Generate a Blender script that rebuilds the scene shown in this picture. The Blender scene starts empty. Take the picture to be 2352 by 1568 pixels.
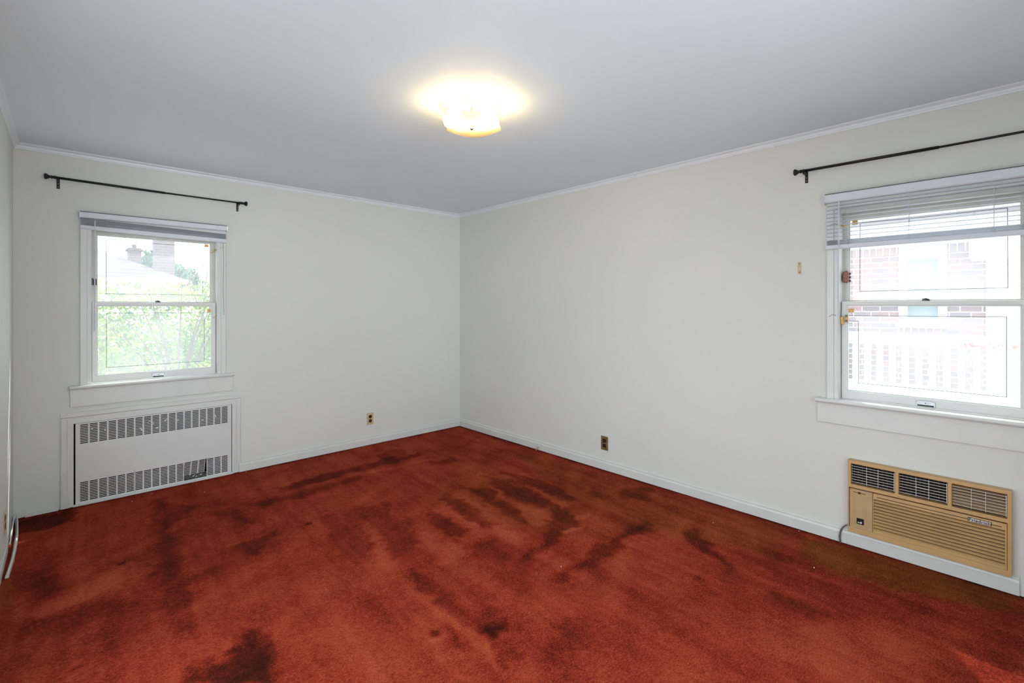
import bpy, bmesh, math, random
import numpy as np
from mathutils import Vector, Matrix

scene = bpy.context.scene
COL = scene.collection
random.seed(7)
PI = math.pi

# ------------------------------------------------------------------ camera
cam_data = bpy.data.cameras.new('camera')
cam = bpy.data.objects.new('camera', cam_data)
COL.objects.link(cam)
cam.location = (-3.327, -4.465, 1.377)
cam.rotation_euler = (PI / 2, 0, math.radians(-42.93))
cam_data.sensor_width = 36.0
cam_data.lens = 36.0 * 1097.6 / 2352.0
cam_data.shift_y = -80.5 / 2352.0
cam_data.clip_start = 0.02
scene.camera = cam

# ------------------------------------------------------------------ view
scene.view_settings.view_transform = 'Standard'
scene.view_settings.look = 'None'
scene.view_settings.gamma = 1.0
scene.view_settings.use_curve_mapping = False
scene.view_settings.exposure = 0.30

# ------------------------------------------------------------------ light
world = bpy.data.worlds.new('sky')
scene.world = world
world.use_nodes = True
bg = world.node_tree.nodes['Background']
bg.inputs['Color'].default_value = (0.88, 0.96, 1.03, 1)
bg.inputs['Strength'].default_value = 2.95

sun_data = bpy.data.lights.new('sun', 'SUN')
sun_data.energy = 3.8
sun_data.angle = math.radians(1.0)
sun_data.color = (1.0, 0.96, 0.88)
sun = bpy.data.objects.new('sun', sun_data)
COL.objects.link(sun)
sun.location = (6, 4, 8)
sun.rotation_euler = Vector((0.9, 0.55, 1.1)).to_track_quat('Z', 'Y').to_euler()


def area(name, loc, direction, w, h, power, color=(1, 1, 1), portal=False):
    d = bpy.data.lights.new(name, 'AREA')
    d.shape = 'RECTANGLE'
    d.size, d.size_y = w, h
    d.energy = power
    d.color = color
    if portal:
        d.cycles.is_portal = True
    o = bpy.data.objects.new(name, d)
    COL.objects.link(o)
    o.location = loc
    o.rotation_euler = Vector(direction).to_track_quat('-Z', 'Z').to_euler()
    return o


# portals only guide the sampling of the sky through the two windows in view
area('window_portal', (-2.82, 0.23, 1.39), (0, -1, 0), 0.80, 1.14, 1, portal=True)
area('window_portal', (0.23, -4.10, 1.39), (-1, 0, 0), 0.80, 1.14, 1, portal=True)
# added fill lamps outside the rear opening: one level from the side, one low and tilted up
area('front_side_fill', (-5.2, -12.0, 1.5), (0.38, 1, 0), 4.5, 3.0, 260, (0.86, 0.95, 1.05))
area('front_low_fill', (-3.2, -9.0, -0.55), (0.18, 0.86, 0.4), 4.5, 2.5, 170, (0.86, 0.95, 1.05))
# added fill lamp shining in through the opening made in the left wall
area('left_fill', (-7.6, -3.4, 1.1), (1, 0, 0.0), 3.6, 2.0, 15, (0.88, 0.96, 1.04))
NAP_AND_LIGHT_PATCHES=[(-0.95,0.034,[(-2.80,-2.21),(-2.72,-2.31),(-2.73,-2.46),(-2.76,-2.60),(-3.01,-2.38),(-2.97,-2.30),(-2.87,-2.30)]),
(-0.6,0.051,[(-2.88,-0.26),(-2.78,-0.40),(-2.70,-0.57),(-2.76,-0.75),(-2.84,-0.80),(-2.90,-1.28),(-2.90,-1.67),(-2.91,-1.97),(-2.95,-2.12),(-3.00,-1.89),(-2.99,-1.54),(-2.93,-0.91),(-2.94,-0.58)]),
(-0.55,0.068,[(-3.48,-0.92),(-3.39,-0.98),(-3.35,-1.20),(-3.38,-1.32),(-3.47,-1.28),(-3.51,-1.10)]),
(0.45,0.051,[(-3.46,-1.40),(-3.32,-1.33),(-3.12,-1.19),(-3.06,-1.25),(-3.15,-1.39),(-3.29,-1.47),(-3.43,-1.49)]),
(-0.4,0.068,[(-3.54,-1.42),(-3.33,-1.50),(-3.10,-1.48),(-3.12,-1.70),(-3.33,-1.69),(-3.53,-1.62)]),
(-0.95,0.0425,[(-3.56,-0.05),(-3.32,-0.05),(-3.31,-0.28),(-3.51,-0.34),(-3.55,-0.34)]),  # much darker patch in the far left corner
(-0.5,0.0425,[(-2.43,-0.78),(-2.00,-0.72),(-1.57,-0.76),(-1.61,-0.86),(-2.07,-0.91),(-2.35,-0.90)]),
(-0.65,0.034,[(-2.15,-0.58),(-1.73,-0.54),(-1.16,-0.52),(-0.87,-0.62),(-0.94,-0.69),(-1.40,-0.66),(-1.93,-0.69),(-2.16,-0.71)]),
(-0.45,0.0255,[(-1.25,-0.36),(-0.98,-0.33),(-0.99,-0.54),(-1.24,-0.59)]),
(-0.4,0.017,[(-0.98,-0.86),(-0.75,-0.90),(-0.80,-1.00),(-0.95,-0.98)]),
(0.3,0.0255,[(-2.19,-0.72),(-1.80,-0.72),(-1.28,-0.75),(-0.87,-0.80),(-0.90,-0.84),(-1.32,-0.82),(-1.83,-0.80),(-2.21,-0.80)]),
(-0.35,0.0255,[(-2.61,-1.36),(-2.37,-1.32),(-2.54,-1.56),(-2.59,-1.54)]),
(-0.35,0.034,[(-2.86,-1.55),(-2.75,-1.57),(-2.80,-1.66),(-2.90,-1.65)]),
(-0.3,0.0255,[(-2.66,-0.75),(-2.49,-0.78),(-2.43,-1.18),(-2.50,-1.07)]),
(-0.35,0.034,[(-2.11,-1.31),(-1.91,-1.37),(-1.93,-1.57),(-2.03,-1.82),(-2.17,-2.07),(-2.25,-1.92),(-2.18,-1.59)]),
(-0.45,0.034,[(-1.90,-1.57),(-1.75,-1.62),(-1.72,-1.82),(-1.91,-2.14),(-2.00,-2.15),(-1.99,-1.98)]),
(-0.4,0.0255,[(-1.88,-1.34),(-1.68,-1.41),(-1.76,-1.61),(-1.92,-1.55)]),
(0.4,0.0255,[(-2.00,-1.77),(-1.98,-1.90),(-2.03,-2.19),(-2.06,-2.46),(-2.08,-2.68),(-2.08,-2.94),(-2.10,-3.14),(-2.14,-3.15),(-2.14,-2.97),(-2.12,-2.68),(-2.11,-2.42),(-2.10,-2.05)]),
(-0.6,0.0255,[(-2.15,-2.72),(-2.13,-2.81),(-2.10,-2.95),(-2.14,-2.98),(-2.16,-2.90),(-2.16,-2.77)]),
(-0.45,0.0425,[(-2.06,-2.17),(-1.97,-2.40),(-1.98,-2.78),(-1.93,-2.80),(-1.95,-2.94),(-2.01,-3.06),(-2.04,-3.15),(-2.07,-3.07),(-2.06,-2.94),(-2.06,-2.71),(-2.08,-2.57),(-2.10,-2.31)]),
(-0.9,0.034,[(-2.00,-2.87),(-1.95,-2.92),(-1.98,-2.98),(-2.04,-2.97),(-2.05,-2.91)]),
(0.5,0.0425,[(-1.75,-1.91),(-1.71,-2.07),(-1.65,-2.29),(-1.78,-2.43),(-1.86,-2.36),(-1.83,-2.17),(-1.81,-2.03)]),
(0.4,0.034,[(-1.45,-1.70),(-1.46,-1.98),(-1.46,-2.26),(-1.52,-2.27),(-1.52,-2.03),(-1.53,-1.79)]),
(0.4,0.034,[(-1.21,-1.65),(-1.26,-1.95),(-1.32,-2.31),(-1.30,-2.42),(-1.44,-2.49),(-1.39,-2.29),(-1.35,-2.02),(-1.29,-1.75)]),
(0.35,0.0255,[(-0.95,-1.65),(-1.01,-1.98),(-1.00,-2.28),(-1.07,-2.37),(-1.20,-2.42),(-1.12,-2.21),(-1.09,-1.90)]),
(0.35,0.0255,[(-0.72,-1.69),(-0.74,-2.01),(-0.80,-2.38),(-0.87,-2.38),(-0.79,-2.00),(-0.78,-1.72)]),
(-0.55,0.0255,[(-1.59,-1.73),(-1.52,-1.90),(-1.51,-2.13),(-1.62,-2.20),(-1.66,-2.05)]),
(-0.5,0.0255,[(-1.40,-1.62),(-1.26,-1.71),(-1.33,-2.21),(-1.45,-2.18),(-1.42,-1.80)]),
(-0.5,0.0255,[(-1.12,-1.53),(-0.99,-1.69),(-1.09,-2.14),(-1.18,-2.36),(-1.24,-2.29),(-1.18,-1.95)]),
(-0.5,0.0255,[(-0.84,-1.44),(-0.70,-1.71),(-0.87,-2.25),(-0.96,-2.22),(-0.94,-1.74)]),
(-0.45,0.0255,[(-0.68,-1.44),(-0.60,-1.71),(-0.59,-2.11),(-0.66,-2.30),(-0.78,-2.19),(-0.71,-1.83)]),
(-0.4,0.034,[(-1.67,-2.28),(-1.43,-2.33),(-1.50,-2.52),(-1.62,-2.58),(-1.72,-2.40)]),
(-0.65,0.034,[(-0.86,-2.25),(-0.80,-2.37),(-0.91,-2.49),(-1.23,-2.59),(-1.44,-2.63),(-1.57,-2.64),(-1.56,-2.60),(-1.29,-2.53),(-1.05,-2.36)]),
(-0.35,0.0425,[(-1.63,-2.65),(-1.54,-2.66),(-1.66,-2.84),(-1.83,-2.88),(-1.82,-2.84)]),
(-0.7,0.0425,[(-0.59,-2.79),(-0.68,-2.90),(-0.94,-2.86),(-1.12,-2.88),(-1.33,-2.89),(-1.54,-2.87),(-1.53,-2.82),(-1.29,-2.81),(-1.01,-2.80),(-0.75,-2.78)]),
(0.5,0.017,[(-0.89,-2.45),(-0.76,-2.51),(-0.81,-2.55),(-0.91,-2.50)]),
(0.5,0.017,[(-1.06,-2.52),(-0.94,-2.58),(-1.00,-2.60),(-1.09,-2.57)]),
(-0.45,0.0255,[(-0.31,-2.37),(-0.07,-2.47),(-0.13,-2.57),(-0.29,-2.64),(-0.43,-2.48)]),
(-0.4,0.0255,[(-0.45,-2.24),(-0.43,-2.44),(-0.51,-2.44),(-0.49,-2.27)]),
(-0.3,0.085,[(-2.36,-2.27),(-2.23,-2.35),(-2.20,-2.57),(-2.29,-2.66),(-2.37,-2.48)]),
(-0.35,0.085,[(-1.81,-3.08),(-1.72,-3.14),(-1.78,-3.21),(-1.89,-3.22),(-2.01,-3.22),(-1.95,-3.12)]),
(-0.65,0.034,[(-0.56,-3.01),(-0.44,-3.08),(-0.56,-3.19),(-0.75,-3.40),(-0.80,-3.40),(-0.70,-3.20)]),
(-0.35,0.0255,[(-0.97,-3.33),(-1.04,-3.47),(-1.07,-3.47),(-1.02,-3.34)]),
(-0.45,0.0425,[(-0.79,-3.61),(-0.85,-3.76),(-0.80,-3.89),(-0.86,-3.90),(-0.91,-3.84),(-0.88,-3.65)]),
(0.25,0.085,[(-0.96,-2.82),(-0.59,-3.01),(-0.88,-3.34),(-1.11,-3.39),(-1.27,-3.19),(-1.52,-3.05)]),
(0.4,0.102,[(-1.02,-3.85),(-0.73,-4.04),(-0.83,-4.19),(-1.00,-4.24),(-1.26,-4.00),(-1.27,-3.78)]),  # sunlit area, its light put into the pile colour
(0.2,0.085,[(-1.69,-2.89),(-1.30,-3.21),(-1.41,-3.39),(-1.72,-3.37),(-1.85,-3.08)]),
(-0.25,0.085,[(-1.78,-3.06),(-1.55,-3.26),(-1.66,-3.43),(-1.90,-3.40),(-1.95,-3.23)]),
(-0.4,0.102,[(-0.32,-4.25),(-0.15,-4.46),(-0.77,-4.46),(-0.80,-4.38)]),
(-0.9,0.008,[(-3.13,-1.16),(-3.10,-1.15),(-3.10,-1.17),(-3.13,-1.18)]),
(-0.9,0.008,[(-2.23,-1.36),(-2.19,-1.36),(-2.19,-1.39),(-2.23,-1.38)]),
(-0.9,0.008,[(-3.32,-1.99),(-3.30,-1.99),(-3.29,-2.00),(-3.32,-2.00)]),
(-0.8,0.012,[(-2.20,-2.74),(-2.17,-2.76),(-2.18,-2.79),(-2.22,-2.78)]),
(0.5,0.012,[(-2.23,-2.77),(-2.19,-2.81),(-2.17,-2.81),(-2.20,-2.83),(-2.24,-2.80)])]
FADED_PATCHES=[(0.75,0.051,[(-0.08,-3.57),(-0.06,-3.73),(-0.00,-4.46),(-0.21,-4.46),(-0.38,-4.07),(-0.42,-3.76),(-0.35,-3.59)]),
(1,0.017,[(-0.09,-3.59),(-0.06,-3.64),(-0.14,-3.67),(-0.17,-3.62)]),
(0.4,0.085,[(-0.17,-1.08),(-0.14,-1.47),(-0.09,-2.64),(-0.03,-3.49),(-0.49,-3.52),(-0.70,-2.84),(-0.65,-2.06)]),
(0.6,0.034,[(-3.60,-0.90),(-3.55,-0.96),(-3.54,-1.22),(-3.57,-1.28)]),
(0.25,0.085,[(-0.65,-2.06),(-0.70,-2.84),(-0.98,-2.87),(-1.29,-2.28),(-1.47,-1.57),(-0.65,-1.00)])]

# ------------------------------------------------------------------ helpers
def bm_box(bm, x0, x1, y0, y1, z0, z1):
    v = [bm.verts.new(p) for p in ((x0, y0, z0), (x1, y0, z0), (x1, y1, z0), (x0, y1, z0),
                                   (x0, y0, z1), (x1, y0, z1), (x1, y1, z1), (x0, y1, z1))]
    for f in ((0, 3, 2, 1), (4, 5, 6, 7), (0, 1, 5, 4), (1, 2, 6, 5), (2, 3, 7, 6), (3, 0, 4, 7)):
        bm.faces.new([v[i] for i in f])
    return v


def bm_prism(bm, prof, axis, a0, a1):
    """extrude a closed 2-D profile along an axis; prof = (p, q) in the two other axes in order"""
    def P(p, q, a):
        return {'x': (a, p, q), 'y': (p, a, q), 'z': (p, q, a)}[axis]
    A = [bm.verts.new(P(p, q, a0)) for p, q in prof]
    B = [bm.verts.new(P(p, q, a1)) for p, q in prof]
    n = len(prof)
    for i in range(n):
        bm.faces.new((A[i], A[(i + 1) % n], B[(i + 1) % n], B[i]))
    bm.faces.new(A)
    bm.faces.new(B[::-1])


def bm_tube(bm, pts, r, seg=10, caps=True):
    pts = [Vector(p) for p in pts]
    rs = r if isinstance(r, (list, tuple)) else [r] * len(pts)
    rings = []
    up = None
    for i, p in enumerate(pts):
        t = (pts[min(i + 1, len(pts) - 1)] - pts[max(i - 1, 0)]).normalized()
        if up is None:
            up = Vector((0, 0, 1)) if abs(t.z) < 0.9 else Vector((1, 0, 0))
        a = t.cross(up)
        if a.length < 1e-6:
            a = t.orthogonal()
        a.normalize()
        b = a.cross(t).normalized()
        up = b
        rings.append([bm.verts.new(p + (a * math.cos(2 * PI * k / seg) + b * math.sin(2 * PI * k / seg)) * rs[i]) for k in range(seg)])
    for i in range(len(rings) - 1):
        for k in range(seg):
            bm.faces.new((rings[i][k], rings[i][(k + 1) % seg], rings[i + 1][(k + 1) % seg], rings[i + 1][k]))
    if caps:
        bm.faces.new(rings[0][::-1])
        bm.faces.new(rings[-1])


def bm_lathe(bm, prof, org, axis=(0, 0, 1), seg=24):
    """prof = (radius, height along axis)"""
    ax = Vector(axis).normalized()
    a = ax.orthogonal().normalized()
    b = ax.cross(a)
    o = Vector(org)
    rings = []
    for r, h in prof:
        r = max(r, 1e-4)
        rings.append([bm.verts.new(o + ax * h + (a * math.cos(2 * PI * k / seg) + b * math.sin(2 * PI * k / seg)) * r) for k in range(seg)])
    for i in range(len(rings) - 1):
        for k in range(seg):
            bm.faces.new((rings[i][k], rings[i][(k + 1) % seg], rings[i + 1][(k + 1) % seg], rings[i + 1][k]))
    bm.faces.new(rings[0][::-1])
    bm.faces.new(rings[-1])


def bm_sheet(bm, u0, u1, z0, z1, holes, y0, y1):
    """a sheet in the x-z plane between y0 and y1 with rectangular holes (u0,u1,z0,z1)"""
    us = sorted({round(v, 5) for v in [u0, u1] + [h[k] for h in holes for k in (0, 1)] if u0 - 1e-6 <= v <= u1 + 1e-6})
    zs = sorted({round(v, 5) for v in [z0, z1] + [h[k] for h in holes for k in (2, 3)] if z0 - 1e-6 <= v <= z1 + 1e-6})
    nu, nz = len(us) - 1, len(zs) - 1
    solid = np.ones((nu, nz), bool)
    ua, za = np.array(us), np.array(zs)
    uc, zc = (ua[:-1] + ua[1:]) / 2, (za[:-1] + za[1:]) / 2
    for h in holes:
        solid[np.ix_((uc > h[0]) & (uc < h[1]), (zc > h[2]) & (zc < h[3]))] = False
    V = {}

    def v(i, j, y):
        k = (i, j, y)
        if k not in V:
            V[k] = bm.verts.new((us[i], y, zs[j]))
        return V[k]
    for i in range(nu):
        for j in range(nz):
            if not solid[i, j]:
                continue
            bm.faces.new((v(i, j, y0), v(i + 1, j, y0), v(i + 1, j + 1, y0), v(i, j + 1, y0)))
            bm.faces.new((v(i, j, y1), v(i, j + 1, y1), v(i + 1, j + 1, y1), v(i + 1, j, y1)))
            for di, dj, a, b in ((-1, 0, (i, j), (i, j + 1)), (1, 0, (i + 1, j + 1), (i + 1, j)),
                                 (0, -1, (i + 1, j), (i, j)), (0, 1, (i, j + 1), (i + 1, j + 1))):
                ii, jj = i + di, j + dj
                if ii < 0 or jj < 0 or ii >= nu or jj >= nz or not solid[ii, jj]:
                    bm.faces.new((v(*a, y0), v(*b, y0), v(*b, y1), v(*a, y1)))


def obj(name, bm, m, parent=None, smooth=False, bevel=0.0, seg=2, loc=None, rot=None):
    me = bpy.data.meshes.new(name)
    bmesh.ops.recalc_face_normals(bm, faces=bm.faces)
    bm.to_mesh(me)
    bm.free()
    if smooth:
        for p in me.polygons:
            p.use_smooth = True
    me.materials.append(m)
    o = bpy.data.objects.new(name, me)
    COL.objects.link(o)
    if parent:
        o.parent = parent
    if loc:
        o.location = loc
    if rot:
        o.rotation_euler = rot
    if bevel:
        b = o.modifiers.new('bevel', 'BEVEL')
        b.width = bevel
        b.segments = seg
        b.limit_method = 'ANGLE'
        b.angle_limit = math.radians(40)
    return o


def boxes(name, lst, m, parent=None, bevel=0.0, **k):
    bm = bmesh.new()
    for b in lst:
        bm_box(bm, *b)
    return obj(name, bm, m, parent, bevel=bevel, **k)


def thing(name, label, cat, loc=(0, 0, 0), rotz=0, group=None):
    o = bpy.data.objects.new(name, None)
    COL.objects.link(o)
    o.empty_display_size = 0.1
    o.location = loc
    o.rotation_euler = (0, 0, rotz)
    o['label'] = label
    o['category'] = cat
    if group:
        o['group'] = group
    return o


def tag(o, label, cat, group=None, kind=None):
    o['label'] = label
    o['category'] = cat
    if group:
        o['group'] = group
    if kind:
        o['kind'] = kind
    return o


def struct(o):
    o['kind'] = 'structure'
    return o


# ------------------------------------------------------------------ materials
def new_mat(name):
    m = bpy.data.materials.new(name)
    m.use_nodes = True
    nt = m.node_tree
    return m, nt, nt.nodes, nt.links, nt.nodes['Principled BSDF']


def noise(nt, scale, detail=3, rough=0.5, coord='Object', vec=None):
    n = nt.nodes.new('ShaderNodeTexNoise')
    n.inputs['Scale'].default_value = scale
    n.inputs['Detail'].default_value = detail
    n.inputs['Roughness'].default_value = rough
    if vec is None:
        tc = nt.nodes.new('ShaderNodeTexCoord')
        vec = tc.outputs[coord]
    nt.links.new(vec, n.inputs['Vector'])
    return n


def ramp(nt, src, stops, interp='LINEAR'):
    r = nt.nodes.new('ShaderNodeValToRGB')
    r.color_ramp.interpolation = interp
    e = r.color_ramp.elements
    while len(e) < len(stops):
        e.new(0.5)
    for el, (p, c) in zip(e, stops):
        el.position = p
        el.color = (*c, 1)
    nt.links.new(src, r.inputs[0])
    return r


def bump(nt, src, strength, dist, bsdf):
    b = nt.nodes.new('ShaderNodeBump')
    b.inputs['Strength'].default_value = strength
    b.inputs['Distance'].default_value = dist
    nt.links.new(src, b.inputs['Height'])
    nt.links.new(b.outputs[0], bsdf.inputs['Normal'])


def mat(name, col, rough=0.5, metal=0.0, var=0.06, scale=8, bmp=0.0, bscale=60, spec=0.5):
    m, nt, N, L, bs = new_mat(name)
    n = noise(nt, scale)
    r = ramp(nt, n.outputs[0], [(0.3, tuple(c * (1 - var) for c in col)), (0.7, tuple(min(1, c * (1 + var)) for c in col))])
    L.new(r.outputs[0], bs.inputs['Base Color'])
    bs.inputs['Roughness'].default_value = rough
    bs.inputs['Metallic'].default_value = metal
    bs.inputs['Specular IOR Level'].default_value = spec
    if bmp:
        n2 = noise(nt, bscale, 2)
        bump(nt, n2.outputs[0], bmp, 0.002, bs)
    return m


M = {}
M['wall'] = mat('wall_paint', (0.695, 0.712, 0.67), 0.55, var=0.012, scale=1.6, bmp=0.08, bscale=35, spec=0.3)
M['ceiling'] = mat('ceiling_paint', (0.785, 0.90, 0.95), 0.7, var=0.01, scale=1.2, bmp=0.05, bscale=30, spec=0.2)
M['trim'] = mat('white_gloss_paint', (0.685, 0.705, 0.675), 0.28, var=0.03, scale=5, bmp=0.06, bscale=18)
M['crown'] = mat('crown_paint', (0.765, 0.82, 0.85), 0.3, var=0.02, scale=5, bmp=0.05, bscale=18)
M['backlit_trim'] = mat('backlit_cream_paint', (0.60, 0.60, 0.55), 0.32, var=0.06, scale=9, bmp=0.1, bscale=22)  # cream paint with the shade of backlit sashes put into its colour
M['blind'] = mat('blind_vinyl', (0.66, 0.70, 0.76), 0.35, var=0.03, scale=10)
def vinyl():
    m, nt, N, L, bs = new_mat('thin_vinyl_slat')
    bs.inputs['Base Color'].default_value = (0.72, 0.75, 0.78, 1)
    bs.inputs['Roughness'].default_value = 0.35
    tl = N.new('ShaderNodeBsdfTranslucent')
    tl.inputs[0].default_value = (0.80, 0.84, 0.86, 1)
    mx = N.new('ShaderNodeMixShader')
    mx.inputs[0].default_value = 0.4
    L.new(bs.outputs[0], mx.inputs[1])
    L.new(tl.outputs[0], mx.inputs[2])
    L.new(mx.outputs[0], N['Material Output'].inputs[0])
    return m


M['slat'] = vinyl()
M['black'] = mat('black_metal', (0.008, 0.008, 0.009), 0.38, 0.3, var=0.2)
M['dark'] = mat('dark_void', (0.012, 0.012, 0.014), 0.8, var=0.3, scale=30)
M['gunmetal'] = mat('dusty_fins', (0.06, 0.06, 0.06), 0.6, 0.3, var=0.5, scale=60)
M['cover'] = mat('radiator_enamel', (0.68, 0.695, 0.675), 0.35, var=0.02, scale=4, bmp=0.04)
M['tan'] = mat('tan_plastic', (0.56, 0.35, 0.145), 0.42, var=0.07, scale=6, bmp=0.03)
M['tan_dull'] = mat('tan_worn_plastic', (0.50, 0.335, 0.165), 0.5, var=0.10, scale=9)
M['pale_bar'] = mat('pale_grille_bar', (0.72, 0.68, 0.62), 0.4, var=0.05, scale=20)
M['beige'] = mat('beige_plate', (0.60, 0.44, 0.25), 0.4, var=0.15, scale=40)
M['brass'] = mat('tarnished_brass', (0.36, 0.27, 0.12), 0.35, 0.7, var=0.3, scale=40)
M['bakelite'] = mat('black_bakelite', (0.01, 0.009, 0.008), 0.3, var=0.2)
M['brown'] = mat('brown_bakelite', (0.22, 0.065, 0.025), 0.3, var=0.25, scale=60)
M['gold'] = mat('gold_foil', (0.62, 0.36, 0.10), 0.4, 0.2, var=0.2, scale=80)
M['steel'] = mat('dull_steel', (0.42, 0.45, 0.45), 0.35, 0.8, var=0.15, scale=60)
M['foil'] = mat('foil_tape', (0.16, 0.17, 0.19), 0.4, 0.6, var=0.2, scale=60)
M['cord'] = mat('grey_cord', (0.16, 0.14, 0.13), 0.5, var=0.3, scale=60)
M['wand'] = mat('clear_plastic_wand', (0.62, 0.66, 0.72), 0.15, var=0.05)
M['white_out'] = mat('outdoor_white_paint', (0.82, 0.83, 0.84), 0.5, var=0.03, scale=3)
M['bark'] = mat('shrub_bark', (0.16, 0.12, 0.10), 0.9, var=0.3, scale=20)
M['soil'] = mat('pale_paving', (0.42, 0.42, 0.43), 0.9, var=0.1, scale=3)
M['debris'] = mat('dusty_debris', (0.09, 0.09, 0.087), 0.9, var=0.7, scale=90)
M['chip'] = mat('paint_chip', (0.85, 0.80, 0.76), 0.6, var=0.05)
M['blue_glass'] = mat('reflecting_pane', (0.22, 0.29, 0.31), 0.1, var=0.1, scale=3)
M['chrome'] = mat('chrome', (0.7, 0.7, 0.7), 0.15, 1.0, var=0.05)


def leaf_mat(name, c0, c1):
    m, nt, N, L, bs = new_mat(name)
    n = noise(nt, 3.5, 4)
    r = ramp(nt, n.outputs[0], [(0.35, c0), (0.65, c1)])
    L.new(r.outputs[0], bs.inputs['Base Color'])
    bs.inputs['Roughness'].default_value = 0.45
    tr = N.new('ShaderNodeBsdfTranslucent')
    L.new(r.outputs[0], tr.inputs[0])
    mx = N.new('ShaderNodeMixShader')
    mx.inputs[0].default_value = 0.45
    L.new(bs.outputs[0], mx.inputs[1])
    L.new(tr.outputs[0], mx.inputs[2])
    L.new(mx.outputs[0], N['Material Output'].inputs[0])
    return m


M['leaf'] = leaf_mat('bright_leaf', (0.10, 0.18, 0.03), (0.42, 0.54, 0.08))
M['leaf_dark'] = leaf_mat('dark_leaf', (0.03, 0.10, 0.05), (0.12, 0.26, 0.12))
M['leaf_red'] = leaf_mat('red_leaf', (0.30, 0.07, 0.04), (0.5, 0.16, 0.1))


def brick_mat(name, c1, c2, mortar, w=0.205, h=0.076, vertical=False):
    m, nt, N, L, bs = new_mat(name)
    tc = N.new('ShaderNodeTexCoord')
    sep = N.new('ShaderNodeSeparateXYZ')
    L.new(tc.outputs['Object'], sep.inputs[0])
    add = N.new('ShaderNodeMath')
    add.operation = 'ADD'
    L.new(sep.outputs[0], add.inputs[0])
    L.new(sep.outputs[1], add.inputs[1])
    cb = N.new('ShaderNodeCombineXYZ')
    if vertical:
        L.new(sep.outputs[2], cb.inputs[0])
        L.new(add.outputs[0], cb.inputs[1])
    else:
        L.new(add.outputs[0], cb.inputs[0])
        L.new(sep.outputs[2], cb.inputs[1])
    b = N.new('ShaderNodeTexBrick')
    L.new(cb.outputs[0], b.inputs['Vector'])
    b.inputs['Scale'].default_value = 1.0
    b.inputs['Brick Width'].default_value = w
    b.inputs['Row Height'].default_value = h
    b.inputs['Mortar Size'].default_value = 0.006
    b.inputs['Mortar Smooth'].default_value = 0.2
    b.inputs['Bias'].default_value = 0.1
    b.inputs['Color1'].default_value = (*c1, 1)
    b.inputs['Color2'].default_value = (*c2, 1)
    b.inputs['Mortar'].default_value = (*mortar, 1)
    if vertical:
        b.offset = 0.0
    L.new(b.outputs[0], bs.inputs['Base Color'])
    bs.inputs['Roughness'].default_value = 0.85
    bump(nt, b.outputs['Fac'], -0.4, 0.01, bs)
    return m


M['brick'] = brick_mat('red_brick', (0.32, 0.165, 0.14), (0.20, 0.15, 0.155), (0.75, 0.74, 0.73))
M['soldier'] = brick_mat('soldier_brick', (0.38, 0.20, 0.16), (0.26, 0.18, 0.18), (0.75, 0.74, 0.73), w=0.21, h=0.076, vertical=True)
M['chimney'] = brick_mat('chimney_brick', (0.17, 0.10, 0.095), (0.12, 0.085, 0.085), (0.22, 0.18, 0.18))
M['shingle'] = brick_mat('roof_shingle', (0.20, 0.165, 0.165), (0.165, 0.14, 0.14), (0.05, 0.045, 0.045), w=0.6, h=0.11)
M['siding'] = brick_mat('white_siding', (0.80, 0.81, 0.82), (0.80, 0.81, 0.82), (0.5, 0.5, 0.52), w=8.0, h=0.2)


def glass_mat():
    """window glass with a translucent film mixed in to imitate glare over the view"""
    m, nt, N, L, bs = new_mat('veiled_glass')
    tr = N.new('ShaderNodeBsdfTransparent')
    tr.inputs[0].default_value = (0.97, 0.985, 0.98, 1)
    veil = N.new('ShaderNodeBsdfTranslucent')
    veil.inputs[0].default_value = (0.93, 0.97, 1.0, 1)
    n = noise(nt, 2.5, 4)
    r = ramp(nt, n.outputs[0], [(0.3, (0.10,) * 3), (0.7, (0.145,) * 3)])
    mx = N.new('ShaderNodeMixShader')
    L.new(r.outputs[0], mx.inputs[0])
    L.new(tr.outputs[0], mx.inputs[1])
    L.new(veil.outputs[0], mx.inputs[2])
    gl = N.new('ShaderNodeBsdfGlossy')
    gl.inputs['Roughness'].default_value = 0.02
    m2 = N.new('ShaderNodeMixShader')
    m2.inputs[0].default_value = 0.006
    L.new(mx.outputs[0], m2.inputs[1])
    L.new(gl.outputs[0], m2.inputs[2])
    L.new(m2.outputs[0], N['Material Output'].inputs[0])
    return m


M['glass'] = glass_mat()


def shade_glass():
    m, nt, N, L, bs = new_mat('frosted_amber_glass')
    n = noise(nt, 14, 4, 0.6)
    r = ramp(nt, n.outputs[0], [(0.35, (0.95, 0.80, 0.52)), (0.7, (1.0, 0.93, 0.78))])
    tl = N.new('ShaderNodeBsdfTranslucent')
    L.new(r.outputs[0], tl.inputs[0])
    tp = N.new('ShaderNodeBsdfTransparent')
    tp.inputs[0].default_value = (1.0, 0.9, 0.7, 1)
    L.new(r.outputs[0], bs.inputs['Base Color'])
    bs.inputs['Roughness'].default_value = 0.2
    a = N.new('ShaderNodeMixShader')
    a.inputs[0].default_value = 0.8
    L.new(bs.outputs[0], a.inputs[1])
    L.new(tl.outputs[0], a.inputs[2])
    b = N.new('ShaderNodeMixShader')
    b.inputs[0].default_value = 0.25
    L.new(a.outputs[0], b.inputs[1])
    L.new(tp.outputs[0], b.inputs[2])
    L.new(b.outputs[0], N['Material Output'].inputs[0])
    return m


M['shade'] = shade_glass()


def emit(name, col, s):
    m, nt, N, L, bs = new_mat(name)
    bs.inputs['Base Color'].default_value = (*col, 1)
    bs.inputs['Emission Color'].default_value = (*col, 1)
    bs.inputs['Emission Strength'].default_value = s
    return m


M['bulb'] = emit('lit_bulb', (1.0, 0.72, 0.36), 125.0)


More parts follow.
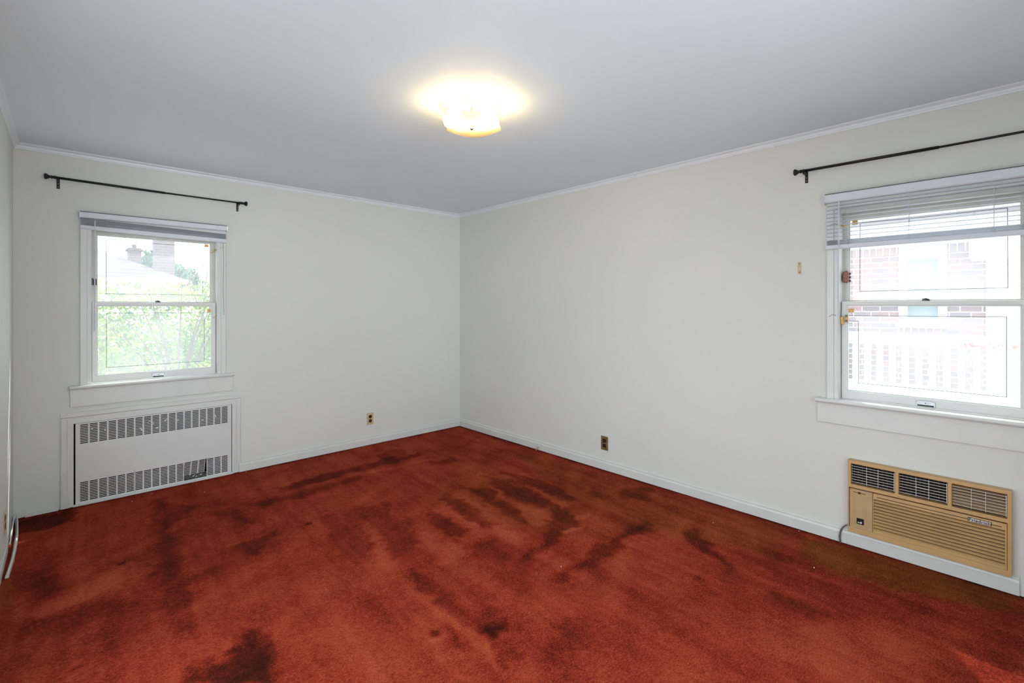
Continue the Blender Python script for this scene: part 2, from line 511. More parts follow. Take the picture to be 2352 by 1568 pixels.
def carpet_mat():
    m, nt, N, L, bs = new_mat('red_pile_carpet')
    at = N.new('ShaderNodeAttribute')
    at.attribute_name = 'nap_and_light'
    fd = N.new('ShaderNodeAttribute')
    fd.attribute_name = 'faded'
    n1 = noise(nt, 260, 3, 0.7)      # single tufts
    n2 = noise(nt, 28, 5, 0.65)      # clumps
    n3 = noise(nt, 5.5, 5, 0.6)      # broad brushing

    def madd(a, k, c):
        x = N.new('ShaderNodeMath')
        x.operation = 'MULTIPLY_ADD'
        L.new(a, x.inputs[0])
        x.inputs[1].default_value = k
        if isinstance(c, (int, float)):
            x.inputs[2].default_value = c
        else:
            L.new(c, x.inputs[2])
        return x.outputs[0]
    mp0 = N.new('ShaderNodeMapping')
    tc0 = N.new('ShaderNodeTexCoord')
    L.new(tc0.outputs['Object'], mp0.inputs[0])
    mp0.inputs['Rotation'].default_value = (0, 0, math.radians(25))
    mp0.inputs['Scale'].default_value = (1.0, 1.9, 1.0)
    n5 = noise(nt, 75, 4, 0.75, vec=mp0.outputs[0])    # clumped pile
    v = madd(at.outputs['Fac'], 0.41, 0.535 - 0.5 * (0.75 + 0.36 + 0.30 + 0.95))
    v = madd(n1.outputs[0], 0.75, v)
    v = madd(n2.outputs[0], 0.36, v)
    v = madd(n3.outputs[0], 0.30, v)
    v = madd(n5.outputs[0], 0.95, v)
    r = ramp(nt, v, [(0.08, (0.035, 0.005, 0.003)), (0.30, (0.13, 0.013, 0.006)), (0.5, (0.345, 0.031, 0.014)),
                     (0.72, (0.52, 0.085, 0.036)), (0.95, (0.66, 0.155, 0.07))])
    oc = N.new('ShaderNodeMixRGB')
    oc.blend_type = 'MIX'
    L.new(fd.outputs['Fac'], oc.inputs[0])
    L.new(r.outputs[0], oc.inputs[1])
    r2 = ramp(nt, v, [(0.1, (0.035, 0.012, 0.001)), (0.5, (0.20, 0.055, 0.006)), (0.9, (0.45, 0.17, 0.03))])
    L.new(r2.outputs[0], oc.inputs[2])
    L.new(oc.outputs[0], bs.inputs['Base Color'])
    bs.inputs['Roughness'].default_value = 0.95
    bs.inputs['Specular IOR Level'].default_value = 0.05
    bs.inputs['Sheen Weight'].default_value = 0.05
    bs.inputs['Sheen Roughness'].default_value = 0.5
    bs.inputs['Sheen Tint'].default_value = (1.0, 0.35, 0.22, 1)
    # tuft relief: stretched worms of pile
    mp = N.new('ShaderNodeMapping')
    tc = N.new('ShaderNodeTexCoord')
    L.new(tc.outputs['Object'], mp.inputs[0])
    mp.inputs['Rotation'].default_value = (0, 0, math.radians(25))
    mp.inputs['Scale'].default_value = (1.0, 2.2, 1.0)
    n4 = noise(nt, 55, 4, 0.7, vec=mp.outputs[0])
    h = madd(n4.outputs[0], 0.8, n1.outputs[0])
    bump(nt, h, 1.0, 0.009, bs)
    return m


M['carpet'] = carpet_mat()

# ------------------------------------------------------------------ room shell
ROOM_W, ROOM_D, ROOM_H, WT = 3.585, 5.0, 2.44, 0.20
WIN = (-0.40, 0.40, 0.79, 1.97)          # opening of each sash window, about its centre line
WX, WY = -2.821, -4.10                   # centre lines of the two windows


def wall(name, u0, u1, holes, loc, rotz, m=None):
    bm = bmesh.new()
    bm_sheet(bm, u0, u1, -0.02, ROOM_H + 0.02, holes, 0.0, WT)
    return struct(obj(name, bm, m or M['wall'], loc=loc, rot=(0, 0, rotz)))


RAD = (-3.318, -2.314, 0.0, 0.604)       # recess of the radiator
AC = (0.03, 0.63, 0.11, 0.475)           # sleeve of the air conditioner, from its left edge
AC_Y = -3.765
wall('wall_back', -ROOM_W - WT, WT, [(WX + WIN[0], WX + WIN[1], WIN[2], WIN[3]), RAD], (0, 0, 0), 0)
wall('wall_right', 0, ROOM_D, [(-WY + WIN[0], -WY + WIN[1], WIN[2], WIN[3]),
                               (-AC_Y + AC[0], -AC_Y + AC[1], AC[2], AC[3])], (0, 0, 0), -PI / 2)
wall('wall_front', -WT, ROOM_W + WT, [(1.50, 3.30, 0.30, 2.30)], (0, -ROOM_D, 0), PI)  # opening added for the fill lamps outside

# left wall: old plaster that bulges a little near the far corner
bm = bmesh.new()
NY, NZ = 90, 24
grid = []
for i in range(NY + 1):
    y = -ROOM_D + (ROOM_D) * i / NY
    row = []
    for j in range(NZ + 1):
        z = -0.02 + (ROOM_H + 0.04) * j / NZ
        b = 0.012 * (y > -2.4) * math.exp(-((y + 0.75) / 0.38) ** 2) * (1 - min(1, max(0, (z - 1.2) / 1.1)))
        row.append(bm.verts.new((b, y, z)))
    grid.append(row)
FILL_DOOR_Y = (-4.6, -2.2)                     # doorway added outside the frame to let fill light in
for i in range(NY):
    yc = -ROOM_D + ROOM_D * (i + 0.5) / NY
    for j in range(NZ):
        zc = -0.02 + (ROOM_H + 0.04) * (j + 0.5) / NZ
        if FILL_DOOR_Y[0] < yc < FILL_DOOR_Y[1] and zc < 2.06:
            continue
        bm.faces.new((grid[i][j], grid[i + 1][j], grid[i + 1][j + 1], grid[i][j + 1]))
bm_box(bm, -WT, -0.004, -ROOM_D, FILL_DOOR_Y[0] - 0.02, -0.02, ROOM_H + 0.02)
bm_box(bm, -WT, -0.004, FILL_DOOR_Y[1] + 0.02, 0, -0.02, ROOM_H + 0.02)
bm_box(bm, -WT, -0.004, FILL_DOOR_Y[0] - 0.02, FILL_DOOR_Y[1] + 0.02, 2.08, ROOM_H + 0.02)
struct(obj('wall_left', bm, M['wall'], loc=(-ROOM_W, 0, 0), smooth=True))

# ceiling
bm = bmesh.new()
bm_box(bm, -ROOM_W - WT, WT, -ROOM_D - WT, WT, ROOM_H, ROOM_H + 0.15)
struct(obj('ceiling', bm, M['ceiling']))

# floor: fitted red carpet; one mask holds brushed pile, darker edges and a sunlit area painted lighter, 'faded' where it is worn to ochre


def soft_poly(P, X, Y, soft):
    """signed soft mask of a polygon on the floor"""
    P = np.array(P)
    inside = np.zeros(X.shape, bool)
    dist = np.full(X.shape, 1e9)
    n = len(P)
    for i in range(n):
        a, b = P[i], P[(i + 1) % n]
        d = b - a
        L2 = max(float(d @ d), 1e-9)
        t = np.clip(((X - a[0]) * d[0] + (Y - a[1]) * d[1]) / L2, 0, 1)
        dist = np.minimum(dist, np.hypot(X - a[0] - t * d[0], Y - a[1] - t * d[1]))
        if a[1] != b[1]:
            c = ((a[1] > Y) != (b[1] > Y)) & (X < (b[0] - a[0]) * (Y - a[1]) / (b[1] - a[1]) + a[0])
            inside ^= c
    sd = np.where(inside, dist, -dist)
    t = np.clip(sd / (2 * soft) + 0.5, 0, 1)
    return t * t * (3 - 2 * t)


def vnoise(X, Y, scale, seed):
    """smooth value noise in -1..1"""
    rs = np.random.RandomState(seed)
    G = rs.rand(256, 256) * 2 - 1
    x, y = X * scale + 40, Y * scale + 40
    xi, yi = np.floor(x).astype(int), np.floor(y).astype(int)
    fx, fy = x - xi, y - yi
    fx, fy = fx * fx * (3 - 2 * fx), fy * fy * (3 - 2 * fy)
    g = lambda i, j: G[(xi + i) % 256, (yi + j) % 256]
    return (g(0, 0) * (1 - fx) + g(1, 0) * fx) * (1 - fy) + (g(0, 1) * (1 - fx) + g(1, 1) * fx) * fy


def build_carpet():
    nx, ny = 300, 416
    xs = np.linspace(-ROOM_W, 0, nx)
    ys = np.linspace(-ROOM_D, 0, ny)
    X, Y = np.meshgrid(xs, ys)
    wx = X + 0.030 * vnoise(X, Y, 9, 1) + 0.022 * vnoise(X, Y, 27, 2)
    wy = Y + 0.030 * vnoise(X, Y, 9, 3) + 0.022 * vnoise(X, Y, 27, 4)
    nap_and_light = 0.12 * vnoise(X, Y, 2.2, 5) + 0.10 * vnoise(X, Y, 6, 6)
    for ang, al, ac, k, sd in ((-93, 1.4, 12, 0.15, 11), (-150, 1.5, 11, 0.12, 12), (-93, 4, 34, 0.12, 13)):      # brush strokes
        ca, sa = math.cos(math.radians(ang)), math.sin(math.radians(ang))
        nap_and_light = nap_and_light + k * vnoise((X * ca + Y * sa) * al, (-X * sa + Y * ca) * ac, 1.0, sd)
    for v, s, P in NAP_AND_LIGHT_PATCHES:
        fine = s < 0.015
        nap_and_light = nap_and_light + (0.85 if s > 0.015 else 1) * v * soft_poly(P, X if fine else wx, Y if fine else wy, s)
    # pile darkens in a thin line along the skirting
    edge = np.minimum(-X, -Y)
    nap_and_light = nap_and_light - 0.7 * np.exp(-np.maximum(edge - 0.02, 0) / 0.02)
    faded = np.zeros_like(nap_and_light)
    for v, s, P in FADED_PATCHES:
        faded = np.maximum(faded, v * soft_poly(P, wx, wy, s))
    faded = np.clip(faded + 0.08 * vnoise(X, Y, 5, 9), 0, 1)
    Z = 0.0025 * vnoise(X, Y, 3, 7) + 0.0012 * vnoise(X, Y, 14, 8) + 0.003 * np.clip(nap_and_light, -1, 0.6)
    verts = np.stack([X, Y, Z], -1).reshape(-1, 3)
    idx = np.arange(nx * ny).reshape(ny, nx)
    faces = np.stack([idx[:-1, :-1], idx[:-1, 1:], idx[1:, 1:], idx[1:, :-1]], -1).reshape(-1, 4)
    me = bpy.data.meshes.new('floor')
    me.from_pydata(verts.tolist(), [], faces.tolist())
    a = me.attributes.new('nap_and_light', 'FLOAT', 'POINT')
    a.data.foreach_set('value', nap_and_light.astype(np.float32).ravel())
    a = me.attributes.new('faded', 'FLOAT', 'POINT')
    a.data.foreach_set('value', faded.astype(np.float32).ravel())
    for p in me.polygons:
        p.use_smooth = True
    me.materials.append(M['carpet'])
    o = bpy.data.objects.new('floor', me)
    COL.objects.link(o)
    struct(o)


build_carpet()

# crown mouldings (profile: out from the wall, height)
CROWN = [(0, 2.402), (0.006, 2.402), (0.009, 2.410), (0.012, 2.414), (0.014, 2.424), (0.024, 2.430), (0.030, 2.434), (0.030, 2.44), (0, 2.44)]


def run(name, prof, kind, a0, a1, m):
    bm = bmesh.new()
    if kind == 'back':
        bm_prism(bm, [(-o, z) for o, z in prof], 'x', a0, a1)
    elif kind == 'right':
        bm_prism(bm, [(-o, z) for o, z in prof], 'y', a0, a1)
    elif kind == 'left':
        bm_prism(bm, [(-ROOM_W + o, z) for o, z in prof], 'y', a0, a1)
    return struct(obj(name, bm, m))


run('trim_1', CROWN, 'back', -ROOM_W, 0, M['crown'])
run('trim_2', CROWN, 'right', -ROOM_D, 0, M['crown'])
run('trim_3', CROWN, 'left', -ROOM_D, 0, M['crown'])
BASE = [(0, 0.0), (0.015, 0.0), (0.016, 0.058), (0.012, 0.064), (0.010, 0.070), (0.012, 0.074), (0.012, 0.079), (0.008, 0.084), (0, 0.085)]
run('baseboard_back', BASE, 'back', -2.282, 0, M['trim'])
run('baseboard_right', BASE, 'right', -4.445, 0, M['trim'])
run('baseboard_left', BASE, 'left', -2.12, -0.60, M['trim'])


# ------------------------------------------------------------------ sash windows
def path_tape(name, pts, w, y, m, parent):
    """thin strip along a polyline in the x-z plane"""
    bm = bmesh.new()
    for (a, b), (c, d) in zip(pts[:-1], pts[1:]):
        t = Vector((c - a, 0, d - b))
        if t.length < 1e-6:
            continue
        t.normalize()
        n = Vector((-t.z, 0, t.x)) * w / 2
        e = t * w / 2
        p, q = Vector((a, y, b)) - e, Vector((c, y, d)) + e
        f = [bm.verts.new(v) for v in (p - n, q - n, q + n, p + n)]
        g = [bm.verts.new(v + Vector((0, -0.0006, 0))) for v in (p - n, q - n, q + n, p + n)]
        bm.faces.new(f)
        bm.faces.new(g[::-1])
        for i in range(4):
            bm.faces.new((f[i], f[(i + 1) % 4], g[(i + 1) % 4], g[i]))
    return obj(name, bm, m, parent)


def sash(parent, name, y0, y1, z0, z1, bot, top, m, tape):
    gw = 0.353
    bm = bmesh.new()
    bm_sheet(bm, -0.380, 0.380, z0, z1, [(-gw, gw, z0 + bot, z1 - top)], y0, y1)
    s = obj(name, bm, m, parent, bevel=0.003)
    bm = bmesh.new()                                   # putty bead round the pane
    bm_sheet(bm, -gw - 0.001, gw + 0.001, z0 + bot - 0.001, z1 - top + 0.001,
             [(-gw + 0.006, gw - 0.006, z0 + bot + 0.006, z1 - top - 0.006)], y0 + 0.008, y0 + 0.018)
    obj('glazing_bead', bm, m, s)
    boxes('pane', [(-gw, gw, y0 + 0.018, y0 + 0.021, z0 + bot, z1 - top)], M['glass'], s)
    for pts in tape:
        path_tape('foil_tape', pts, 0.003, y0 + 0.0175, M['foil'], s)
    return s


def make_window(name, loc, rotz, tape_low, tape_up):
    w = bpy.data.objects.new(name, None)
    COL.objects.link(w)
    w.location = loc
    w.rotation_euler = (0, 0, rotz)
    struct(w)
    m = M['trim']
    # casing: a flat band with a raised inner stop
    for s in (-1, 1):
        bm = bmesh.new()
        o, i = 0.444 * s, 0.384 * s
        prof = [(o, 0.0), (o, -0.014), (o - 0.004 * s, -0.018), (i + 0.024 * s, -0.018), (i + 0.021 * s, -0.012), (i + 0.006 * s, -0.012), (i, -0.008), (i, 0.03), (i + 0.014 * s, 0.03), (i + 0.014 * s, 0)]
        bm_prism(bm, prof, 'z', 0.832, 1.955)
        obj('casing', bm, m, w)
    boxes('casing', [(-0.444, 0.444, -0.018, 0, 1.955, 2.03)], m, w, bevel=0.002)
    # jamb lining, head and parting beads
    boxes('jamb', [(-0.40, -0.382, 0.0, 0.17, 0.80, 1.97), (0.382, 0.40, 0.0, 0.17, 0.80, 1.97),
                   (-0.40, 0.40, 0.0, 0.17, 1.952, 1.97), (-0.382, -0.372, 0.072, 0.077, 1.39, 1.95), (0.372, 0.382, 0.072, 0.077, 1.39, 1.95)], M['backlit_trim'], w)
    boxes('head_stop', [(-0.382, 0.382, 0.0, 0.032, 1.925, 1.953)], M['backlit_trim'], w)
    boxes('outer_sill', [(-0.40, 0.40, 0.10, 0.26, 0.79, 0.826)], M['white_out'], w)
    # stool with a rounded nose, and the apron below
    bm = bmesh.new()
    prof = [(0.038, 0.806)] + [(-0.036 + 0.013 * -math.sin(a), 0.819 - 0.013 * math.cos(a)) for a in [PI * k / 8 for k in range(9)]] + [(0.038, 0.832)]
    bm_prism(bm, prof, 'x', -0.497, 0.497)
    obj('stool', bm, m, w, smooth=False)
    boxes('apron', [(-0.493, 0.493, -0.014, 0, 0.686, 0.806)], m, w, bevel=0.002)
    lo = sash(w, 'lower_sash', 0.036, 0.070, 0.834, 1.407, 0.048, 0.024, m, tape_low)
    up = sash(w, 'upper_sash', 0.078, 0.112, 1.384, 1.950, 0.024, 0.058, M['backlit_trim'], tape_up)
    # recessed sash lift
    bm = bmesh.new()
    pr = [(-0.040, 0.838), (0.040, 0.838), (0.040, 0.866), (0.02, 0.872), (-0.02, 0.872), (-0.040, 0.866)]
    bm_prism(bm, [(p, q) for p, q in pr], 'y', 0.031, 0.036)
    obj('sash_lift', bm, M['steel'], lo, bevel=0.0015)
    bm = bmesh.new()
    bm_prism(bm, [(-0.034, 0.842), (0.034, 0.842), (0.034, 0.850), (-0.034, 0.850)], 'y', 0.0300, 0.0312)
    obj('lift_slot', bm, M['black'], lo)
    bm = bmesh.new()
    bm_lathe(bm, [(0.0028, 0), (0.0028, 0.001)], (0, 0.0312, 0.859), (0, -1, 0), 10)
    obj('screw', bm, M['black'], lo)
    # sash lock on the meeting rail
    bm = bmesh.new()
    bm_box(bm, -0.016, 0.016, 0.044, 0.060, 1.407, 1.411)
    bm_tube(bm, [(-0.016, 0.052, 1.416), (0.0, 0.050, 1.4175), (0.014, 0.046, 1.413)], [0.003, 0.005, 0.003], 8)
    obj('sash_lock', bm, M['black'], lo, bevel=0.001)
    return w, lo, up


# left window: foil loops measured from its centre line
cx = -2.821
tl = [[(0.336, 1.326), (-0.300, 1.328), (-0.300, 0.936), (0.302, 0.936), (0.302, 1.295), (0.336, 1.295)]]
tu = [[(0.300, 1.80), (0.300, 1.469), (-0.300, 1.469), (-0.300, 1.862), (0.06, 1.86), (0.25, 1.858)]]
w1, w1_lo, w1_up = make_window('window_1', (cx, 0, 0), 0, tl, tu)
cy = 4.10
tl2 = [[(-0.347, 1.323), (0.301, 1.325), (0.301, 0.932), (-0.301, 0.930), (-0.301, 1.291), (-0.347, 1.291)]]
tu2 = [[(-0.30, 1.862), (-0.301, 1.466), (0.305, 1.470), (0.303, 1.866), (-0.05, 1.864), (-0.30, 1.868)]]
w2, w2_lo, w2_up = make_window('window_2', (0, -cy, 0), -PI / 2, tl2, tu2)

# foil contact squares, wire leads and terminal blocks of the alarm wiring
for par, u, y, z in ((w1_up, 0.326, 0.094, 1.872), (w1_lo, 0.336, 0.052, 1.343), (w2_lo, -0.334, 0.052, 1.353), (w2_up, -0.325, 0.094, 1.874)):
    o = boxes('foil_contact', [(u - 0.0135, u + 0.0135, y - 0.002, y + 0.0005, z - 0.012, z + 0.012)], M['gold'], par, bevel=0.001)
    bm = bmesh.new()
    bm_tube(bm, [(u, y - 0.001, z - 0.012), (u + 0.002, y - 0.002, z - 0.022), (u + 0.008, y - 0.002, z - 0.032)], 0.0008, 5)
    obj('lead', bm, M['cord'], o)


def slim(name, parent, pts, r, m):
    bm = bmesh.new()
    bm_tube(bm, pts, r, 6)
    return obj(name, bm, m, parent, smooth=True)


wire = slim('wire', w1, [(0.421, -0.019, 1.90), (0.424, -0.0195, 1.75), (0.421, -0.0195, 1.5), (0.427, -0.0195, 1.31), (0.405, -0.015, 1.325), (0.385, 0.0, 1.30)], 0.0011, M['cord'])
slim('toggle', w1, [(0.352, 0.055, 1.815), (0.378, 0.02, 1.838)], 0.0045, M['gold'])
slim('wire', w1, [(0.378, 0.02, 1.838), (0.40, -0.012, 1.85), (0.421, -0.019, 1.86)], 0.0013, M['cord'])
slim('toggle', w1, [(0.362, 0.033, 1.285), (0.385, 0.0, 1.30)], 0.0042, M['beige'])
boxes('contact_switch', [(-0.384, -0.374, 0.002, 0.020, 1.528, 1.576), (-0.370, -0.352, 0.058, 0.076, 1.530, 1.572)], M['bakelite'], w1, bevel=0.001)
# right window blocks
bm = bmesh.new()
prof = [(-0.377, 1.520), (-0.352, 1.516), (-0.348, 1.526), (-0.348, 1.578), (-0.352, 1.588), (-0.377, 1.582), (-0.381, 1.55)]
bm_prism(bm, prof, 'y', 0.048, 0.066)
tb = obj('terminal_block', bm, M['brown'], w2, bevel=0.004)
boxes('terminal', [(-0.348, -0.338, 0.060, 0.068, 1.522 + 0.021 * k, 1.534 + 0.021 * k) for k in range(3)], M['bakelite'], tb)
tb = boxes('terminal_block', [(-0.383, -0.366, 0.018, 0.034, 1.270, 1.318)], M['gold'], w2, bevel=0.003)
boxes('terminal', [(-0.360, -0.347, 0.024, 0.034, 1.316, 1.328), (-0.360, -0.347, 0.024, 0.034, 1.286, 1.298)], M['brown'], tb)
boxes('terminal', [(-0.357, -0.343, 0.026, 0.035, 1.299, 1.315)], M['gold'], tb)
slim('wire', w2, [(-0.352, 0.028, 1.283), (-0.34, 0.03, 1.276), (-0.325, 0.045, 1.282)], 0.0009, M['gold'])
slim('wire', w2, [(-0.43, -0.02, 1.316), (-0.412, -0.021, 1.33), (-0.396, -0.012, 1.322)], 0.0012, M['cord'])
slim('wire', w2, [(-0.42, -0.02, 1.86), (-0.405, -0.02, 1.865), (-0.38, -0.01, 1.855)], 0.0012, M['cord'])
slim('toggle', w2, [(-0.375, 0.01, 1.852), (-0.352, 0.05, 1.850)], 0.0045, M['gold'])

# unseen cased doorway, added in the left wall for the fill lamp
bm = bmesh.new()
bm_sheet(bm, 2.12, 4.70, 0.0, 2.15, [(2.21, 4.61, -0.01, 2.07)], -0.016, 0.0)
struct(obj('fill_doorway', bm, M['trim'], loc=(-ROOM_W, 0, 0), rot=(0, 0, PI / 2), bevel=0.003)).scale = (-1, 1, 1)

# unseen wide window, added behind the camera for the fill lamps
w3 = bpy.data.objects.new('fill_window', None)
COL.objects.link(w3)
w3.location = (0, -ROOM_D, 0)
w3.rotation_euler = (0, 0, PI)
struct(w3)
boxes('casing', [(1.43, 1.50, -0.018, 0, 0.23, 2.37), (3.30, 3.37, -0.018, 0, 0.23, 2.37), (1.50, 3.30, -0.018, 0, 2.30, 2.37), (1.50, 3.30, -0.018, 0, 0.23, 0.30)], M['trim'], w3, bevel=0.003)
bm = bmesh.new()
bm_sheet(bm, 1.50, 3.30, 0.30, 2.30, [(1.55, 2.37, 0.35, 2.25), (2.43, 3.25, 0.35, 2.25)], 0.04, 0.08)
obj('fill_window_sash_frame', bm, M['trim'], w3, bevel=0.003)


# ------------------------------------------------------------------ blinds
def slat_sheet(bm, u0, u1, yc, w, z0, z1, crown=0.0016):
    """one slightly crowned slat, tilted so that its ends sit at z0 (left) and z1 (right)"""
    n = 6
    top, bot = [], []
    for k in range(n + 1):
        t = k / n
        y = yc - w / 2 + w * t
        c = crown * (1 - (2 * t - 1) ** 2)
        top.append((bm.verts.new((u0, y, z0 + c + 0.0004)), bm.verts.new((u1, y, z1 + c + 0.0004))))
        bot.append((bm.verts.new((u0, y, z0 + c - 0.0004)), bm.verts.new((u1, y, z1 + c - 0.0004))))
    for k in range(n):
        bm.faces.new((top[k][0], top[k + 1][0], top[k + 1][1], top[k][1]))
        bm.faces.new((bot[k][0], bot[k][1], bot[k + 1][1], bot[k + 1][0]))
    for k in (0, n):
        bm.faces.new((top[k][0], top[k][1], bot[k][1], bot[k][0]))


def make_blind(loc, rotz, label, head, n_open, open_z, stack, rail, wand, cords):
    t = thing('mini_blind', label, 'window blind', loc, rotz)
    m = M['blind']
    bm = bmesh.new()
    z0, z1 = head
    prof = [(-0.006, z0), (-0.050, z0), (-0.054, z0 + 0.006), (-0.054, z1 - 0.004), (-0.050, z1), (-0.044, z1), (-0.044, z0 + 0.006), (-0.008, z0 + 0.006), (-0.008, z1), (-0.006, z1)]
    bm_prism(bm, prof, 'x', -0.444, 0.444)
    obj('headrail', bm, m, t)
    for s in (-0.445, 0.445):
        boxes('end_bracket', [(s - 0.002, s + 0.002, -0.056, 0, z0 - 0.006, z1 + 0.003)], M['wand'], t)
    boxes('shadow_gap', [(-0.444, 0.444, -0.0505, 0.0, z1 + 0.0003, z1 + 0.0032)], M['bakelite'], t)  # black strip drawn in for the dark shadow gap above the headrail
    if n_open:
        bm = bmesh.new()
        for k in range(n_open):
            z = open_z[1] + (open_z[0] - open_z[1]) * k / (n_open - 1)
            slat_sheet(bm, -0.440, 0.440, -0.029, 0.025, z, z)
        obj('slats', bm, M['slat'], t)
    bm = bmesh.new()
    (a0, a1), (b0, b1), ns = stack          # left z range, right z range
    for k in range(ns):
        f = k / (ns - 1)
        jog = 0.0012 * math.sin(k * 2.1)
        slat_sheet(bm, -0.440 + jog, 0.440 + jog, -0.029 + 0.0015 * math.cos(k * 1.7), 0.025, a0 + (a1 - a0) * f, b0 + (b1 - b0) * f, 0.002)
    obj('stacked_slats', bm, m, t)
    bm = bmesh.new()
    (l0, l1), (r0, r1) = rail
    A = [bm.verts.new(p) for p in ((-0.441, -0.042, l0 + .004), (-0.441, -0.036, l0), (-0.441, -0.020, l0), (-0.441, -0.016, l0 + .004), (-0.441, -0.016, l1), (-0.441, -0.042, l1))]
    B = [bm.verts.new(p) for p in ((0.441, -0.042, r0 + .004), (0.441, -0.036, r0), (0.441, -0.020, r0), (0.441, -0.016, r0 + .004), (0.441, -0.016, r1), (0.441, -0.042, r1))]
    for i in range(6):
        bm.faces.new((A[i], A[(i + 1) % 6], B[(i + 1) % 6], B[i]))
    bm.faces.new(A)
    bm.faces.new(B[::-1])
    obj('bottom_rail', bm, m, t)
    u, zt, zb = wand
    bm = bmesh.new()
    bm_tube(bm, [(u, -0.058, zt), (u - 0.001, -0.060, (zt + zb) / 2), (u - 0.003, -0.060, zb + 0.01), (u - 0.006, -0.060, zb)], 0.0038, 6)
    wd = obj('tilt_wand', bm, M['wand'], t)
    bm = bmesh.new()
    bm_tube(bm, [(u, -0.050, zt + 0.004), (u, -0.058, zt + 0.004), (u, -0.058, zt - 0.01)], 0.0016, 6)
    obj('hook', bm, M['steel'], wd)
    for c in cords:
        bm = bmesh.new()
        zl = l1 + (r1 - l1) * (c + 0.44) / 0.88
        bm_tube(bm, [(c, -0.042, z0 + 0.003), (c, -0.0425, zl)], 0.0009, 5)
        bm_tube(bm, [(c, -0.016, z0 + 0.003), (c, -0.0155, zl)], 0.0009, 5)
        bm_tube(bm, [(c - 0.009, -0.044, zl + 0.018), (c + 0.006, -0.046, zl + 0.010), (c - 0.006, -0.046, zl + 0.003), (c + 0.008, -0.044, zl - 0.004)], 0.0014, 5)
        obj('ladder_cord', bm, M['wand'], t)
    return t


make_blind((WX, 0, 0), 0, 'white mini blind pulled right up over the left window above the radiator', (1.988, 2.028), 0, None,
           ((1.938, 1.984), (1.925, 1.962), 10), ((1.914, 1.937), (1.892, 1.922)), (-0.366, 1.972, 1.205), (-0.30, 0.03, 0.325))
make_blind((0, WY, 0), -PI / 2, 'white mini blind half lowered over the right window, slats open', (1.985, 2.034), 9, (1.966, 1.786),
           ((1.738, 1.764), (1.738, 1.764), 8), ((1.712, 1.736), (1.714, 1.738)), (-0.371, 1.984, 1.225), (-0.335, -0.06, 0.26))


# ------------------------------------------------------------------ curtain rods
def make_rod(loc, rotz, label, u0, u1, mid, b0, b1, z0=2.232, z1=2.230):
    t = thing('curtain_rod', label, 'curtain rod', loc, rotz)
    m = M['black']
    y = -0.062
    zz = lambda u: z0 + (z1 - z0) * (u - u0) / (u1 - u0)
    bm = bmesh.new()
    bm_tube(bm, [(u0 + 0.05, y, zz(u0)), (mid, y, zz(mid) - 0.003)], 0.0085, 12)
    obj('outer_rod', bm, m, t, smooth=True)
    bm = bmesh.new()
    bm_tube(bm, [(mid - 0.05, y, zz(mid) - 0.003), (u1 - 0.05, y, zz(u1))], 0.0062, 12)
    obj('inner_rod', bm, m, t, smooth=True)
    for u, s in ((u0, 1), (u1, -1)):
        bm = bmesh.new()
        bm_lathe(bm, [(0.0, 0), (0.014, 0.001), (0.020, 0.006), (0.020, 0.010), (0.012, 0.022), (0.007, 0.032), (0.011, 0.036), (0.011, 0.040), (0.007, 0.044), (0.0105, 0.048), (0.0105, 0.058), (0.007, 0.062)],
                 (u, y, zz(u)), (s, 0, 0), 20)
        obj('finial', bm, m, t, smooth=False)
    for b in (b0, b1):
        bm = bmesh.new()
        z = zz(b)
        bm_box(bm, b - 0.008, b + 0.008, -0.003, 0, z - 0.062, z + 0.012)
        bm_box(bm, b - 0.005, b + 0.005, y, -0.003, z - 0.018, z - 0.011)
        pts = [(b, y + 0.0125 * math.cos(a), z + 0.0125 * math.sin(a)) for a in [PI * (0.85 + 1.3 * k / 10) for k in range(11)]]
        bm_tube(bm, pts, 0.0028, 6)
        br = obj('bracket', bm, m, t, bevel=0.0008)
        bm = bmesh.new()
        for dz in (-0.030, -0.050):
            bm_lathe(bm, [(0.0028, 0), (0.002, 0.0015)], (b, -0.003, z + dz), (0, -1, 0), 8)
        obj('screw', bm, M['steel'], br)
    return t


make_rod((WX, 0, 0), 0, 'black telescoping curtain rod above the left window', -0.620, 0.588, 0.03, -0.552, 0.528, 2.236, 2.228)
make_rod((0, WY, 0), -PI / 2, 'black telescoping curtain rod above the right window', -0.606, 0.62, 0.062, -0.552, 0.56, 2.197, 2.192)

# ------------------------------------------------------------------ radiator cover
t = thing('radiator_cover', 'white slotted metal radiator cover with a broken grille under the left window', 'radiator cover', (0, 0, 0))
bm = bmesh.new()                                    # mitred picture-frame moulding
for (a, b, c, d) in ((-3.362, -3.318, 0.075, 0.6022), (-2.314, -2.270, 0.075, 0.6022)):
    out, inn = (a, b) if a < -3 else (b, a)
    s = 1 if inn > out else -1
    bm_prism(bm, [(out, 0), (out, -0.012), (out + 0.006 * s, -0.016), (out + 0.030 * s, -0.016), (inn - 0.008 * s, -0.008), (inn, -0.008), (inn, 0)], 'z', c, d)
bm_prism(bm, [(0, 0.648), (-0.012, 0.648), (-0.016, 0.642), (-0.016, 0.618), (-0.008, 0.612), (-0.008, 0.602), (0, 0.602)], 'x', -3.362, -2.270)
obj('frame_moulding', bm, M['trim'], t)
boxes('plinth_block', [(-3.362, -3.318, -0.018, 0, 0.0, 0.075)], M['trim'], t, bevel=0.002)
bm = bmesh.new()
bm_sheet(bm, -3.3178, -2.3142, 0.0, 0.6038, [(-3.296, -2.334, 0.0, 0.570)], -0.010, 0.0)
obj('inner_frame', bm, M['cover'], t, bevel=0.001)
boxes('floor_strip', [(-3.30, -2.33, -0.022, 0.0, 0.0, 0.012)], M['cover'], t, bevel=0.002)
